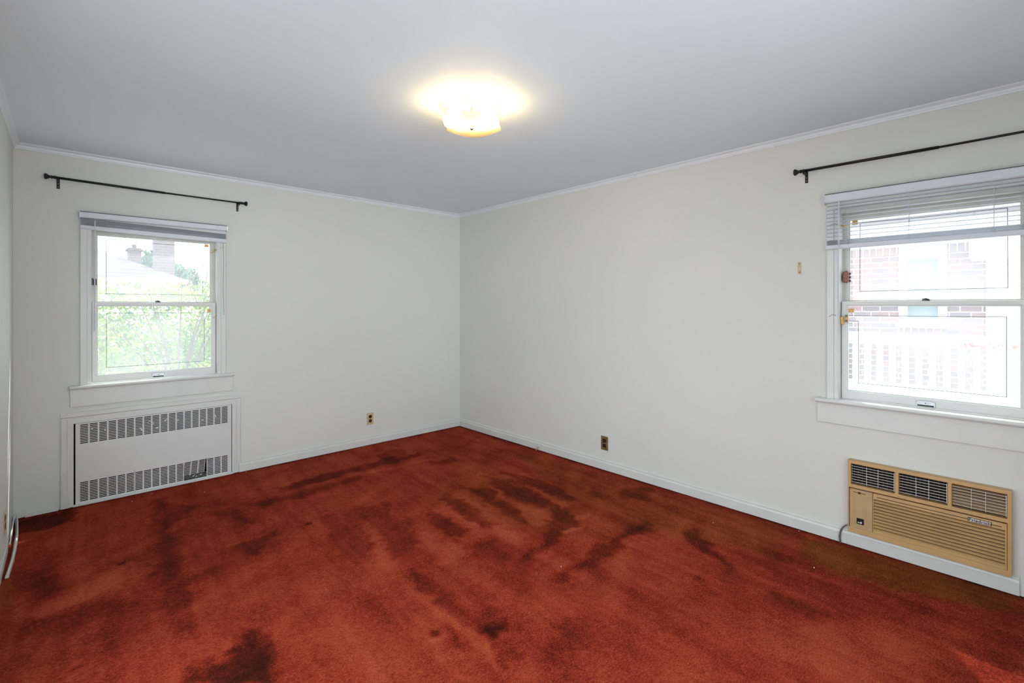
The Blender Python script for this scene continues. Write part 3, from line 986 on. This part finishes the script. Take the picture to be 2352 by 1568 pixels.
cols = [(-3.263 + 0.05035 * k, -3.263 + 0.05035 * k + 0.0415) for k in range(18)]


def slots(cs, ztop, rows=12, pitch=0.0114, h=0.0066):
    return [(a, b, ztop - k * pitch - h, ztop - k * pitch) for a, b in cs for k in range(rows)]


hole = (cols[12][0] - 0.004, cols[14][1] + 0.004, 0.020, 0.163)
bm = bmesh.new()
bm_sheet(bm, -3.287, -2.338, 0.010, 0.568, slots(cols, 0.558) + slots(cols[:12] + cols[15:], 0.158) + [hole], -0.006, -0.0045)
obj('front_panel', bm, M['cover'], t)
# broken piece of grille, pushed in at the bottom
bm = bmesh.new()
w = hole[1] - hole[0] - 0.004
cs = [(0.004 + 0.0495 * k, 0.004 + 0.0495 * k + 0.040) for k in range(3)]
bm_sheet(bm, 0, w, -0.122, 0, slots(cs, -0.004, 11, 0.0108, 0.0068), 0, 0.0015)
obj('bent_grille', bm, M['cover'], t, loc=(hole[0] + 0.001, -0.003, 0.163), rot=(math.radians(13), math.radians(1.5), math.radians(5)))
boxes('panel_seam', [(cols[2][1] + 0.0040, cols[2][1] + 0.0050, -0.0064, -0.0058, 0.012, 0.175)], M['bakelite'], t)
boxes('panel_seam', [(cols[5][1] + 0.0040, cols[5][1] + 0.0052, -0.0064, -0.0058, 0.012, 0.180)], M['bakelite'], t)
bm = bmesh.new()
rr = random.Random(8)
prev = None
for k in range(16):
    x = hole[0] - 0.01 + (hole[1] - hole[0] + 0.02) * k / 15
    z = 0.048 + rr.uniform(-0.004, 0.006)
    y = 0.012 + rr.uniform(-0.003, 0.003)
    cur = (bm.verts.new((x, y - 0.006, 0.004)), bm.verts.new((x, y + rr.uniform(-0.002, 0.002), z * 0.6)), bm.verts.new((x, y + 0.012, z)), bm.verts.new((x, y + 0.03, 0.004)))
    if prev:
        for i in range(3):
            bm.faces.new((prev[i], prev[i + 1], cur[i + 1], cur[i]))
    prev = cur
obj('dust_heap', bm, M['debris'], t)
bm = bmesh.new()
bm_box(bm, -3.316, -2.316, 0.16, 0.165, 0.0, 0.602)
bm_box(bm, -3.3175, -3.312, 0.001, 0.16, 0.0, 0.6035)
bm_box(bm, -2.320, -2.3145, 0.001, 0.16, 0.0, 0.6035)
bm_box(bm, -3.316, -2.316, 0.001, 0.16, 0.598, 0.6035)
bm_box(bm, -3.316, -2.316, 0.0, 0.16, -0.015, 0.003)
obj('liner', bm, M['dark'], t)
bm = bmesh.new()
for k in range(70):
    x = -3.25 + k * 0.0125
    bm_box(bm, x, x + 0.0008, 0.05, 0.13, 0.06, 0.16)
bm_tube(bm, [(-3.30, 0.09, 0.11), (-2.33, 0.09, 0.11)], 0.014, 12)
obj('heating_fins', bm, M['gunmetal'], t)
bm = bmesh.new()
rr = random.Random(3)
for (x, z) in ((-2.886, 0.512), (-2.874, 0.520), (-2.862, 0.505), (-2.853, 0.497), (-2.935, 0.475), (-2.925, 0.466), (-2.78, 0.508), (-2.768, 0.515), (-2.70, 0.50), (-2.71, 0.488), (-2.66, 0.50), (-3.13, 0.50), (-3.20, 0.52), (-2.45, 0.49), (-2.54, 0.47), (-2.60, 0.04), (-2.58, 0.035), (-2.55, 0.042), (-2.83, 0.46)):
    s = rr.uniform(0.003, 0.007)
    r = bmesh.ops.create_icosphere(bm, subdivisions=1, radius=s, matrix=Matrix.Translation((x, 0.004, z)) @ Matrix.Rotation(rr.random() * 3, 4, 'Y') @ Matrix.Diagonal((1.6, 0.4, 0.7, 1)))
obj('paint_flakes', bm, M['chip'], t)['kind'] = 'stuff'

# ------------------------------------------------------------------ through-wall air conditioner
t = thing('air_conditioner', 'tan louvred air conditioner set through the wall below the right window', 'air conditioner', (0, AC_Y, 0), -PI / 2)
Y0 = -0.050
bm = bmesh.new()
ops = [(0.020, 0.217), (0.234, 0.429), (0.445, 0.640)]
bm_sheet(bm, 0.004, 0.656, 0.090, 0.498, [(a, b, 0.364, 0.480) for a, b in ops] + [(0.011, 0.640, 0.118, 0.344)], Y0, -0.001)
fr = obj('front_frame', bm, M['tan'], t, bevel=0.003)
boxes('sleeve', [(0.034, 0.626, 0.0, 0.42, 0.114, 0.471)], M['dark'], t)
boxes('back_plate', [(0.008, 0.650, -0.006, 0.0, 0.095, 0.495)], M['dark'], t)
for k, (a, b) in enumerate(ops):
    bm = bmesh.new()
    for j in range(7):
        z = 0.377 + j * 0.0148
        bm_box(bm, a + 0.002, b - 0.003, Y0 + 0.006, Y0 + 0.009, z, z + 0.0020)
    L_ = b - a
    for f in (0.36, 0.62):
        bm_box(bm, a + L_ * f, a + L_ * f + 0.0016, Y0 + 0.0055, Y0 + 0.0085, 0.372, 0.473)
    bm_box(bm, b - 0.0045, b - 0.0020, Y0 + 0.0055, Y0 + 0.009, 0.372, 0.473)
    bm_tube(bm, [(a + L_ * 0.34, Y0 + 0.004, 0.4235), (a + L_ * 0.62, Y0 + 0.004, 0.4225)], 0.0022, 6)
    g = obj('outlet_grille', bm, M['pale_bar'], t)
    bm = bmesh.new()                       # the vanes behind
    if k < 2:
        for j in range(10):
            u = a + 0.012 + j * (L_ - 0.02) / 9.5
            bm_box(bm, u, u + 0.0012, Y0 + 0.018, Y0 + 0.035, 0.366, 0.478)
        obj('deflector_vanes', bm, M['gunmetal'], g)
    else:
        for j in range(8):
            z = 0.372 + j * 0.0145
            v = [bm.verts.new(p) for p in ((a, Y0 + 0.014, z + 0.004), (b, Y0 + 0.014, z + 0.004), (b, Y0 + 0.026, z + 0.011), (a, Y0 + 0.026, z + 0.011))]
            bm.faces.new(v)
        obj('deflector_vanes', bm, M['tan_dull'], g)
# divider lip under the outlets
boxes('divider', [(0.004, 0.656, Y0 - 0.005, Y0 + 0.002, 0.346, 0.360)], M['tan'], t, bevel=0.002)
# lower front: header band, louvres, foot band
bm = bmesh.new()
bm_sheet(bm, 0.122, 0.639, 0.119, 0.340, [(0.126, 0.633, 0.134, 0.308)], Y0 - 0.002, Y0 + 0.012)
lp = obj('louvre_frame', bm, M['tan'], t, bevel=0.001)
bm = bmesh.new()
nl = 10
pz = (0.308 - 0.134) / nl
for j in range(nl):
    z = 0.134 + j * pz
    bm_prism(bm, [(Y0 + 0.001, z), (Y0 - 0.001, z + 0.001), (Y0 - 0.001, z + 0.004), (Y0 + 0.006, z + 0.0083), (Y0 + 0.0128, z + 0.0112), (Y0 + 0.0128, z + 0.0092), (Y0 + 0.006, z + 0.0062), (Y0 + 0.001, z + 0.003)], 'x', 0.126, 0.633)
obj('louvres', bm, M['tan'], t)
boxes('header_line', [(0.139, 0.505, Y0 - 0.0026, Y0 - 0.001, 0.3205, 0.3235), (0.586, 0.622, Y0 - 0.0026, Y0 - 0.001, 0.3205, 0.3235)], M['bakelite'], lp)
# control door
d = boxes('control_door', [(0.014, 0.120, Y0 - 0.001, Y0 + 0.012, 0.119, 0.340)], M['tan_dull'], t, bevel=0.001)
boxes('door_ridge', [(0.035, 0.0362, Y0 - 0.0022, Y0, 0.119, 0.306), (0.091, 0.0922, Y0 - 0.0022, Y0, 0.119, 0.306), (0.014, 0.120, Y0 - 0.0022, Y0, 0.306, 0.3072)], M['tan'], d)
bm = bmesh.new()
bm_box(bm, 0.031, 0.090, Y0 - 0.0024, Y0, 0.3215, 0.3240)
bm_lathe(bm, [(0.0065, 0), (0.0065, 0.003), (0.003, 0.003), (0.003, 0.0005)], (0.060, Y0, 0.3228), (0, -1, 0), 12)
obj('slide_mark', bm, M['bakelite'], d)
dd = boxes('selector_dial', [(0.047, 0.081, Y0 - 0.004, Y0, 0.147, 0.181)], M['bakelite'], d, bevel=0.003)
bm = bmesh.new()
bm_lathe(bm, [(0.0055, 0), (0.005, 0.006), (0.0, 0.006)], (0.068, Y0 - 0.003, 0.159), (0, -1, 0), 14)
bm_box(bm, 0.052, 0.060, Y0 - 0.0046, Y0 - 0.0038, 0.154, 0.160)
o = obj('dial_knob', bm, M['pale_bar'], t)
# maker's plate with raised lettering
pl = boxes('name_plate', [(0.504, 0.588, Y0 - 0.0045, Y0 - 0.001, 0.3125, 0.3325)], M['bakelite'], t, bevel=0.001)
boxes('plate_face', [(0.507, 0.585, Y0 - 0.0050, Y0 - 0.004, 0.3145, 0.3305)], M['pale_bar'], pl)
cu = bpy.data.curves.new('lettering', 'FONT')
cu.body = 'Friedrich'
cu.size = 0.0195
cu.extrude = 0.0006
cu.offset = 0.0003
cu.space_character = 1.08
cu.align_x = 'CENTER'
cu.align_y = 'CENTER'
tmp = bpy.data.objects.new('lettering_tmp', cu)
COL.objects.link(tmp)
bpy.context.view_layer.update()
me = bpy.data.meshes.new_from_object(tmp.evaluated_get(bpy.context.evaluated_depsgraph_get()))
bpy.data.objects.remove(tmp)
me.materials.clear()
me.materials.append(M['bakelite'])
lt = bpy.data.objects.new('lettering', me)
COL.objects.link(lt)
lt.parent = pl
lt.location = (0.546, Y0 - 0.0060, 0.3225)
lt.rotation_euler = (PI / 2, 0, 0)
bm = bmesh.new()                                    # power cord down to the carpet
for o_ in (0, 0.005):
    bm_tube(bm, [(0.012 - 0.052 * math.sin(PI * 0.62 * q / 14) ** 1.1 + 0.5 * o_, -0.024 - 0.010 * q / 14 + o_, 0.119 * math.cos(PI * 0.5 * q / 14)) for q in range(15)], 0.0034, 8)
obj('power_cord', bm, M['cord'], t, smooth=True)


# ------------------------------------------------------------------ outlets and small wall fittings
def outlet(loc, rotz, label, plate, w=0.070, h=0.118, g='wall outlets'):
    t = thing('wall_outlet', label, 'electrical outlet', loc, rotz, g)
    boxes('cover_plate', [(-w / 2, w / 2, -0.005, 0, -h / 2, h / 2)], plate, t, bevel=0.002)
    for dz in (-0.021, 0.021):
        bm = bmesh.new()
        bm_prism(bm, [(-0.010, dz - 0.015), (0.010, dz - 0.015), (0.0155, dz - 0.008), (0.0155, dz + 0.008), (0.010, dz + 0.015), (-0.010, dz + 0.015), (-0.0155, dz + 0.008), (-0.0155, dz - 0.008)], 'y', -0.0072, -0.004)
        r = obj('receptacle', bm, M['bakelite'], t)
        boxes('contact_slots', [(-0.007, -0.005, -0.0078, -0.0070, dz - 0.004, dz + 0.005), (0.005, 0.007, -0.0078, -0.0070, dz - 0.004, dz + 0.005)], M['brass'], r)
    bm = bmesh.new()
    bm_lathe(bm, [(0.0032, 0), (0.0022, 0.0016)], (0, -0.005, 0), (0, -1, 0), 10)
    obj('screw', bm, M['chrome'], t)
    return t


outlet((-1.112, 0, 0.256), 0, 'beige duplex outlet low on the wall between the radiator cover and the corner', M['beige'])
outlet((0, -2.040, 0.222), -PI / 2, 'brass-plated duplex outlet low on the right wall, left of the air conditioner', M['brass'])
outlet((-ROOM_W + 0.011, -0.78, 0.235), PI / 2, 'outlet at the left edge, low on the left side wall', M['beige'])

t = thing('strike_plate', 'small tan metal plate with two screws on the right wall, left of the window', 'metal plate', (0, -3.509, 1.615), -PI / 2)
boxes('plate', [(-0.0095, 0.0095, -0.004, 0, -0.036, 0.036)], M['beige'], t, bevel=0.001)
for dz in (-0.026, 0.026):
    bm = bmesh.new()
    bm_lathe(bm, [(0.0032, 0), (0.0022, 0.0012)], (0, -0.004, dz), (0, -1, 0), 10)
    obj('screw', bm, M['bakelite'], t)

# frayed cable end poking out by the skirting
t = thing('cable_stub', 'frayed pale cable end sticking up by the baseboard of the right wall', 'cable', (-0.034, -1.285, 0.0))
bm = bmesh.new()
bm_tube(bm, [(0, 0.02, 0.0), (-0.004, 0.012, 0.014), (-0.004, 0.0, 0.026), (0.0, -0.012, 0.036)], [0.007, 0.0085, 0.008, 0.005], 8)
obj('sheath', bm, M['beige'], t, smooth=True)
for a, b in ((0.006, 0.068), (-0.004, 0.060), (0.002, 0.052)):
    bm = bmesh.new()
    bm_tube(bm, [(0, -0.010, 0.032), (a, -0.024, 0.05), (a * 1.5, -0.022 - a, b)], 0.0016, 5)
    obj('strand', bm, M['chip'], t)

# loose strips along the left side where the skirting is missing
def strip(name, label, pts, w, h, m):
    bm = bmesh.new()
    R = []
    for i, p in enumerate(pts):
        p = Vector(p)
        d = (Vector(pts[min(i + 1, len(pts) - 1)]) - Vector(pts[max(i - 1, 0)])).normalized()
        s = Vector((d.y, -d.x, 0)).normalized() * w / 2
        R.append([bm.verts.new(p + q) for q in (s, -s, -s + Vector((0, 0, h)), Vector((0, 0, h * 1.05)), s + Vector((0, 0, h * 0.45)))])
    for a, b in zip(R[:-1], R[1:]):
        for i in range(5):
            bm.faces.new((a[i], a[(i + 1) % 5], b[(i + 1) % 5], b[i]))
    bm.faces.new(R[0])
    bm.faces.new(R[-1][::-1])
    return tag(obj(name, bm, m), label, 'moulding')


strip('shoe_moulding', 'long loose white strip lying on the carpet edge along the left wall',
      [(-3.570, -0.01, 0.0), (-3.560, -0.15, 0.001), (-3.549, -0.35, 0.002), (-3.545, -0.55, 0.002), (-3.545, -0.75, 0.002), (-3.552, -0.95, 0.0)], 0.014, 0.022, M['trim'])
strip('shoe_moulding', 'shorter warped white strip leaning at the bare foot of the left wall',
      [(-3.5715, -0.04, 0.035), (-3.570, -0.16, 0.050), (-3.568, -0.30, 0.062), (-3.5655, -0.44, 0.058), (-3.564, -0.58, 0.040)], 0.008, 0.016, M['trim'])
strip('shoe_moulding', 'thin broken white strip at the foot of the wall left of the radiator',
      [(-3.372, -0.014, 0.0), (-3.45, -0.013, 0.0), (-3.53, -0.013, 0.0)], 0.014, 0.016, M['trim'])

# crumbs of plaster on the carpet
crumbs = [(-2.875, -0.091, 'in front of the middle of the radiator cover'), (-2.994, -0.172, 'in front of the left half of the radiator cover'), (-2.584, -0.328, 'in front of the broken grille of the radiator cover'),
          (-0.245, -0.641, 'near the far corner of the room'), (-0.05, -0.86, 'by the right baseboard close to the far corner'), (-2.24, -0.06, 'just right of the radiator cover'),
          (-0.322, -3.112, 'in the open, left of the air conditioner cord'), (-0.05, -3.52, 'against the right baseboard beside the cord'), (-1.417, -2.793, 'near the middle of the room'), (-0.452, -3.707, 'in front of the air conditioner')]
for k, (x, y, where) in enumerate(crumbs):
    bm = bmesh.new()
    bmesh.ops.create_icosphere(bm, subdivisions=1, radius=0.0035, matrix=Matrix.Diagonal((1.3, 0.9, 0.6, 1)))
    for v in bm.verts:
        v.co *= random.uniform(0.7, 1.2)
    o = obj('plaster_crumb', bm, M['chip'], loc=(x, y, 0.004))
    tag(o, 'tiny white plaster crumb ' + where, 'crumb', 'plaster crumbs on the carpet')

# ------------------------------------------------------------------ ceiling lamp
LX, LY = -1.778, -2.490
t = thing('ceiling_lamp', 'square slumped amber glass ceiling light, switched on', 'ceiling light', (LX, LY, ROOM_H), math.radians(-42.93))
bm = bmesh.new()
bm_lathe(bm, [(0.0, 0.0), (0.062, 0.0), (0.062, -0.010), (0.055, -0.018), (0.02, -0.020), (0.0, -0.020)], (0, 0, 0), (0, 0, 1), 28)
obj('canopy', bm, M['trim'], t)
bm = bmesh.new()
bm_tube(bm, [(0, 0, -0.018), (0, 0, -0.128)], 0.0035, 10)
obj('stem', bm, M['brass'], t)
bm = bmesh.new()
bm_lathe(bm, [(0.0, -0.142), (0.006, -0.140), (0.0105, -0.134), (0.0105, -0.129), (0.007, -0.122), (0.0, -0.120)], (0, 0, 0), (0, 0, 1), 18)
obj('finial', bm, M['chrome'], t, smooth=True)
n = 28
bm = bmesh.new()
hs = 0.150
V = [[None] * (n + 1) for _ in range(n + 1)]
for i in range(n + 1):
    for j in range(n + 1):
        a, b = 2 * i / n - 1, 2 * j / n - 1
        corner = (abs(a) * abs(b)) ** 2.0
        z = -0.119 + 0.012 * (a * a + b * b) + 0.026 * corner + 0.004 * a * a * b * b
        if j >= n - 2:                                  # rolled far lip
            z -= (0.010, 0.022)[j - (n - 1)] if j >= n - 1 else 0.002
        pull = 1 - 0.035 * (1 - corner) * max(abs(a), abs(b)) ** 6
        yy = hs * b * pull if j < n - 1 else hs * (2 * (n - 2) / n - 1 + 0.07 * (j - n + 2)) * pull
        V[i][j] = bm.verts.new((hs * a * pull, yy, z))
for i in range(n):
    for j in range(n):
        bm.faces.new((V[i][j], V[i + 1][j], V[i + 1][j + 1], V[i][j + 1]))
sh = obj('glass_shade', bm, M['shade'], t, smooth=True)
so = sh.modifiers.new('thickness', 'SOLIDIFY')
so.thickness = 0.004
for s in (-1, 1):
    bm = bmesh.new()
    bm_lathe(bm, [(0.0, 0.0), (0.013, 0.002), (0.015, 0.02), (0.015, 0.032)], (s * 0.02, 0, -0.048), (s, 0, 0), 16)
    obj('socket', bm, M['trim'], t, smooth=True)
    bm = bmesh.new()
    bm_lathe(bm, [(0.010, 0.0), (0.014, 0.010), (0.024, 0.026), (0.029, 0.044), (0.026, 0.060), (0.014, 0.072), (0.0, 0.075)], (s * 0.05, 0, -0.048), (s, 0, 0), 20)
    obj('bulb', bm, M['bulb'], t, smooth=True)

# ------------------------------------------------------------------ outdoors
bm = bmesh.new()
bm_box(bm, -30, 30, -20, 40, -1.0, -0.9)
struct(obj('ground', bm, M['soil']))


def leaves(bm, n, centre, rad, size, rs, flat=0.5):
    c = np.array(centre)
    P = rs.normal(size=(n, 3))
    P /= np.linalg.norm(P, axis=1)[:, None]
    P *= (rs.rand(n, 1) ** 0.45) * np.array(rad)
    P += c
    for p in P:
        s = size * rs.uniform(0.6, 1.3)
        d = Vector(rs.normal(size=3)).normalized()
        u = Vector(rs.normal(size=3))
        u = (u - d * u.dot(d)).normalized()
        q = Vector(p)
        w = d.cross(u)
        vs = [bm.verts.new(q - u * s), bm.verts.new(q + w * s * 0.45), bm.verts.new(q + u * s), bm.verts.new(q - w * s * 0.45)]
        bm.faces.new(vs)


def tree(name, label, cat, base, top, blobs, n, size, m, seed, trunk_r=0.05, branches=7, group=None):
    rs = np.random.RandomState(seed)
    t = thing(name, label, cat, base, 0, group)
    bm = bmesh.new()
    for blob in blobs:
        leaves(bm, int(n * blob[6]), blob[:3], blob[3:6], size, rs)
    obj('foliage', bm, m, t)
    bm = bmesh.new()
    bm_tube(bm, [(0, 0, 0), (0.02, 0, top * 0.4)], [trunk_r * 1.2, trunk_r], 8)
    for k in range(branches):
        a = 2 * PI * k / branches + rs.uniform(-0.3, 0.3)
        l = top * rs.uniform(0.45, 0.62)
        sp = top * rs.uniform(0.12, 0.36)
        z = top * 0.38
        bm_tube(bm, [(0.02, 0, z), (math.cos(a) * sp * 0.45, math.sin(a) * sp * 0.45, z + l * 0.55), (math.cos(a) * sp, math.sin(a) * sp, z + l)], [trunk_r * 0.55, trunk_r * 0.35, trunk_r * 0.12], 6)
    obj('trunk', bm, M['bark'], t)
    return t


# shrub right outside the left window (heights are above its base at z = -0.9)
tree('garden_shrub', 'bright green leafy shrub with bare branches just outside the left window', 'shrub', (-2.35, 2.6, -0.9), 2.7,
     [(-0.75, 0.5, 1.9, 0.8, 0.6, 0.62, 0.28), (0.55, 0.5, 2.05, 0.8, 0.6, 0.62, 0.26), (-0.1, 0.7, 1.6, 1.4, 0.5, 0.6, 0.26), (-0.1, 0.9, 2.42, 1.0, 0.3, 0.22, 0.10), (0.0, -0.25, 1.35, 1.3, 0.35, 0.28, 0.16)],
     9500, 0.034, M['leaf'], 11, 0.030, 12)
tree('evergreen_shrub', 'small dark evergreen bush in the middle of the left window', 'shrub', (-1.86, 4.55, -0.9), 1.68,
     [(-0.1, 0, 1.45, 0.34, 0.26, 0.30, 0.6), (-0.9, 0, 1.4, 0.42, 0.26, 0.30, 0.4)], 900, 0.045, M['leaf_dark'], 21, 0.03, 5)
tree('evergreen_shrub', 'dark evergreen bush low behind the leafy shrub', 'shrub', (-2.7, 5.9, -0.9), 2.2,
     [(0.0, 0, 1.3, 1.5, 0.6, 0.95, 0.6), (1.5, 0, 1.2, 1.0, 0.6, 0.9, 0.4)], 2600, 0.07, M['leaf_dark'], 12, 0.05, 6)
tree('garden_tree', 'hazy green tree beside the tall brick chimney', 'tree', (-0.94, 17.8, -0.9), 4.5,
     [(0, 0, 3.85, 0.42, 0.4, 0.6, 1.0)], 900, 0.10, M['leaf_dark'], 13, 0.08, 6, None)
tree('garden_tree', 'pale green tree right of the tall brick chimney', 'tree', (0.2, 21.5, -0.9), 4.6,
     [(0, 0, 3.6, 0.50, 0.45, 0.65, 1.0)], 900, 0.10, M['leaf_dark'], 14, 0.08, 6, None)
tree('garden_tree', 'dark blue-green tree at the right edge of the left window', 'tree', (1.75, 24.5, -0.9), 4.6,
     [(-0.45, 0, 3.5, 0.42, 0.4, 0.75, 1.0)], 900, 0.09, M['leaf_dark'], 15, 0.08, 6, None)

# low house behind the shrub
t = thing('garden_house', 'low house with a grey shingle roof and a tall brick chimney behind the shrub', 'house', (0, 12.0, -0.9))
boxes('wall', [(-8.0, -1.0, 0.15, 4.8, 0, 2.95)], M['siding'], t)
bm = bmesh.new()
# roof: the eave runs level, the hip falls to the right
e0, e1 = (-8.4, -0.10, 3.02), (-0.80, -0.10, 3.02)
r0, r1 = (-8.4, 2.4, 5.4), (-4.6, 2.4, 5.0)
vs = [bm.verts.new(p) for p in (e0, e1, (-3.35, 2.45, 4.24), (-8.4, 2.45, 4.24), (-8.4, 5.0, 3.02), (-0.80, 5.0, 3.02))]
bm.faces.new((vs[0], vs[1], vs[2], vs[3]))
bm.faces.new((vs[1], vs[5], vs[2]))
bm.faces.new((vs[3], vs[2], vs[5], vs[4]))
bm.faces.new((vs[0], vs[4], vs[5], vs[1]))
bm.faces.new((vs[0], vs[3], vs[4]))
rf = obj('roof', bm, M['shingle'], t)
boxes('gutter', [(-8.4, -0.80, -0.20, -0.10, 2.93, 3.03)], M['white_out'], t)
boxes('chimney', [(-1.50, -1.03, 0.5, 0.95, 2.2, 4.85)], M['chimney'], t)
c = boxes('chimney', [(-2.04, -1.74, 1.2, 1.6, 3.3, 3.98), (-2.08, -1.70, 1.16, 1.64, 3.90, 3.95)], M['chimney'], t)
bm = bmesh.new()
bm_lathe(bm, [(0.05, 0), (0.06, 0.1), (0.05, 0.12)], (-1.89, 1.4, 3.98), (0, 0, 1), 12)
obj('chimney_pot', bm, M['chimney'], c)

# brick neighbour beyond the right window
HX = 5.0
t = thing('brick_house', 'neighbouring red brick house with a white-framed window beyond the right window', 'house', (HX, 0, -0.9))
bm = bmesh.new()


def yz(name, lst, m, parent, holes=None):
    return boxes(name, lst, m, parent)


WYa, WYb, WZa, WZb = -3.775, -3.290, 2.02, 3.00
boxes('wall', [(0, 0.3, -4.13, WYa, 0, 2.98), (0, 0.3, WYb, 3.0, 0, 2.98), (0, 0.3, WYa, WYb, 0, WZa - 0.10)], M['brick'], t)
boxes('soldier_course', [(-0.006, 0.3, -4.13, WYa, 2.98, 3.085), (-0.006, 0.3, WYb, 3.0, 2.98, 3.085), (-0.006, 0.3, WYa, WYb, WZa - 0.10, WZa)], M['soldier'], t)
boxes('fascia', [(-0.25, 0.3, -9.0, 3.0, 3.085, 3.42)], M['white_out'], t)
boxes('corner_board', [(-0.03, 0.3, -4.40, -4.13, 0, 3.085)], M['white_out'], t)
boxes('siding', [(0.0, 0.3, -9.0, -4.40, 0, 3.085)], M['siding'], t)
boxes('awning', [(-0.40, 0.0, -5.6, -4.00, 2.84, 3.085)], M['white_out'], t, bevel=0.02)
bm = bmesh.new()
v = [bm.verts.new(p) for p in ((-0.45, -9.2, 3.42), (-0.45, 3.2, 3.42), (3.5, 3.2, 4.6), (3.5, -9.2, 4.6))]
bm.faces.new(v)
w = [bm.verts.new(p) for p in ((-0.45, -9.2, 3.36), (-0.45, 3.2, 3.36), (3.5, 3.2, 4.5), (3.5, -9.2, 4.5))]
bm.faces.new(w[::-1])
for i in range(4):
    bm.faces.new((v[i], v[(i + 1) % 4], w[(i + 1) % 4], w[i]))
obj('roof', bm, M['shingle'], t)
fr = []
fr += [(-0.05, 0.10, WYa, WYa + 0.085, WZa, 3.08), (-0.05, 0.10, WYb - 0.085, WYb, WZa, 3.08), (-0.045, 0.09, WYa + 0.08, WYb - 0.08, 2.90, 3.08), (-0.045, 0.09, WYa + 0.08, WYb - 0.08, WZa, WZa + 0.09),
       (-0.02, 0.08, WYa + 0.08, WYb - 0.08, 2.50, 2.53), (-0.09, -0.02, WYa - 0.03, WYb + 0.03, WZa - 0.03, WZa + 0.02)]
wf = boxes('window_frame', fr, M['white_out'], t, bevel=0.004)
boxes('pane', [(0.03, 0.04, WYa + 0.08, WYb - 0.08, WZa + 0.08, 2.92)], M['blue_glass'], wf)

# white balustrade of the porch
t = thing('porch_railing', 'white balustrade with square balusters in front of the brick house', 'railing', (3.6, 0, -0.9))
boxes('top_rail', [(-0.06, 0.06, -5.6, -1.2, 1.84, 1.965), (-0.08, 0.08, -5.6, -1.2, 1.945, 1.975)], M['white_out'], t, bevel=0.006)
boxes('bottom_rail', [(-0.05, 0.05, -5.6, -1.2, 1.28, 1.40)], M['white_out'], t, bevel=0.005)
boxes('porch_base', [(-0.10, 0.90, -5.6, -1.2, 0, 1.28)], M['white_out'], t)
bal = boxes('baluster', [(-0.025, 0.025, -0.029, 0.029, 1.40, 1.84)], M['white_out'], t, bevel=0.004)
y0 = -3.017 - 0.058
bal.location = (0, y0, 0)
for k in list(range(-9, 0)) + list(range(1, 20)):
    y = y0 - 0.116 * k
    if y < -4.12 and y > -4.42:
        continue
    c = bal.copy()
    COL.objects.link(c)
    c.parent = t
    c.location = (0, y, 0)
boxes('newel_post', [(-0.07, 0.07, -4.40, -4.19, 1.28, 1.93)], M['white_out'], t, bevel=0.006)
rs = np.random.RandomState(5)
t = thing('trailing_plant', 'reddish leaf sprigs hanging over the white top rail at the right', 'plant', (3.43, -4.2, 1.0))
bm = bmesh.new()
leaves(bm, 60, (0, -0.05, -0.03), (0.03, 0.40, 0.035), 0.028, rs)
obj('leaf_sprigs', bm, M['leaf_red'], t)['kind'] = 'stuff'
bm = bmesh.new()
bm_tube(bm, [(0.03, 0.22, -0.02), (0.02, 0.1, -0.03), (0.02, -0.1, -0.01), (0.02, -0.25, -0.03), (0.03, -0.38, -0.01)], 0.002, 5)
obj('stem', bm, M['bark'], t)
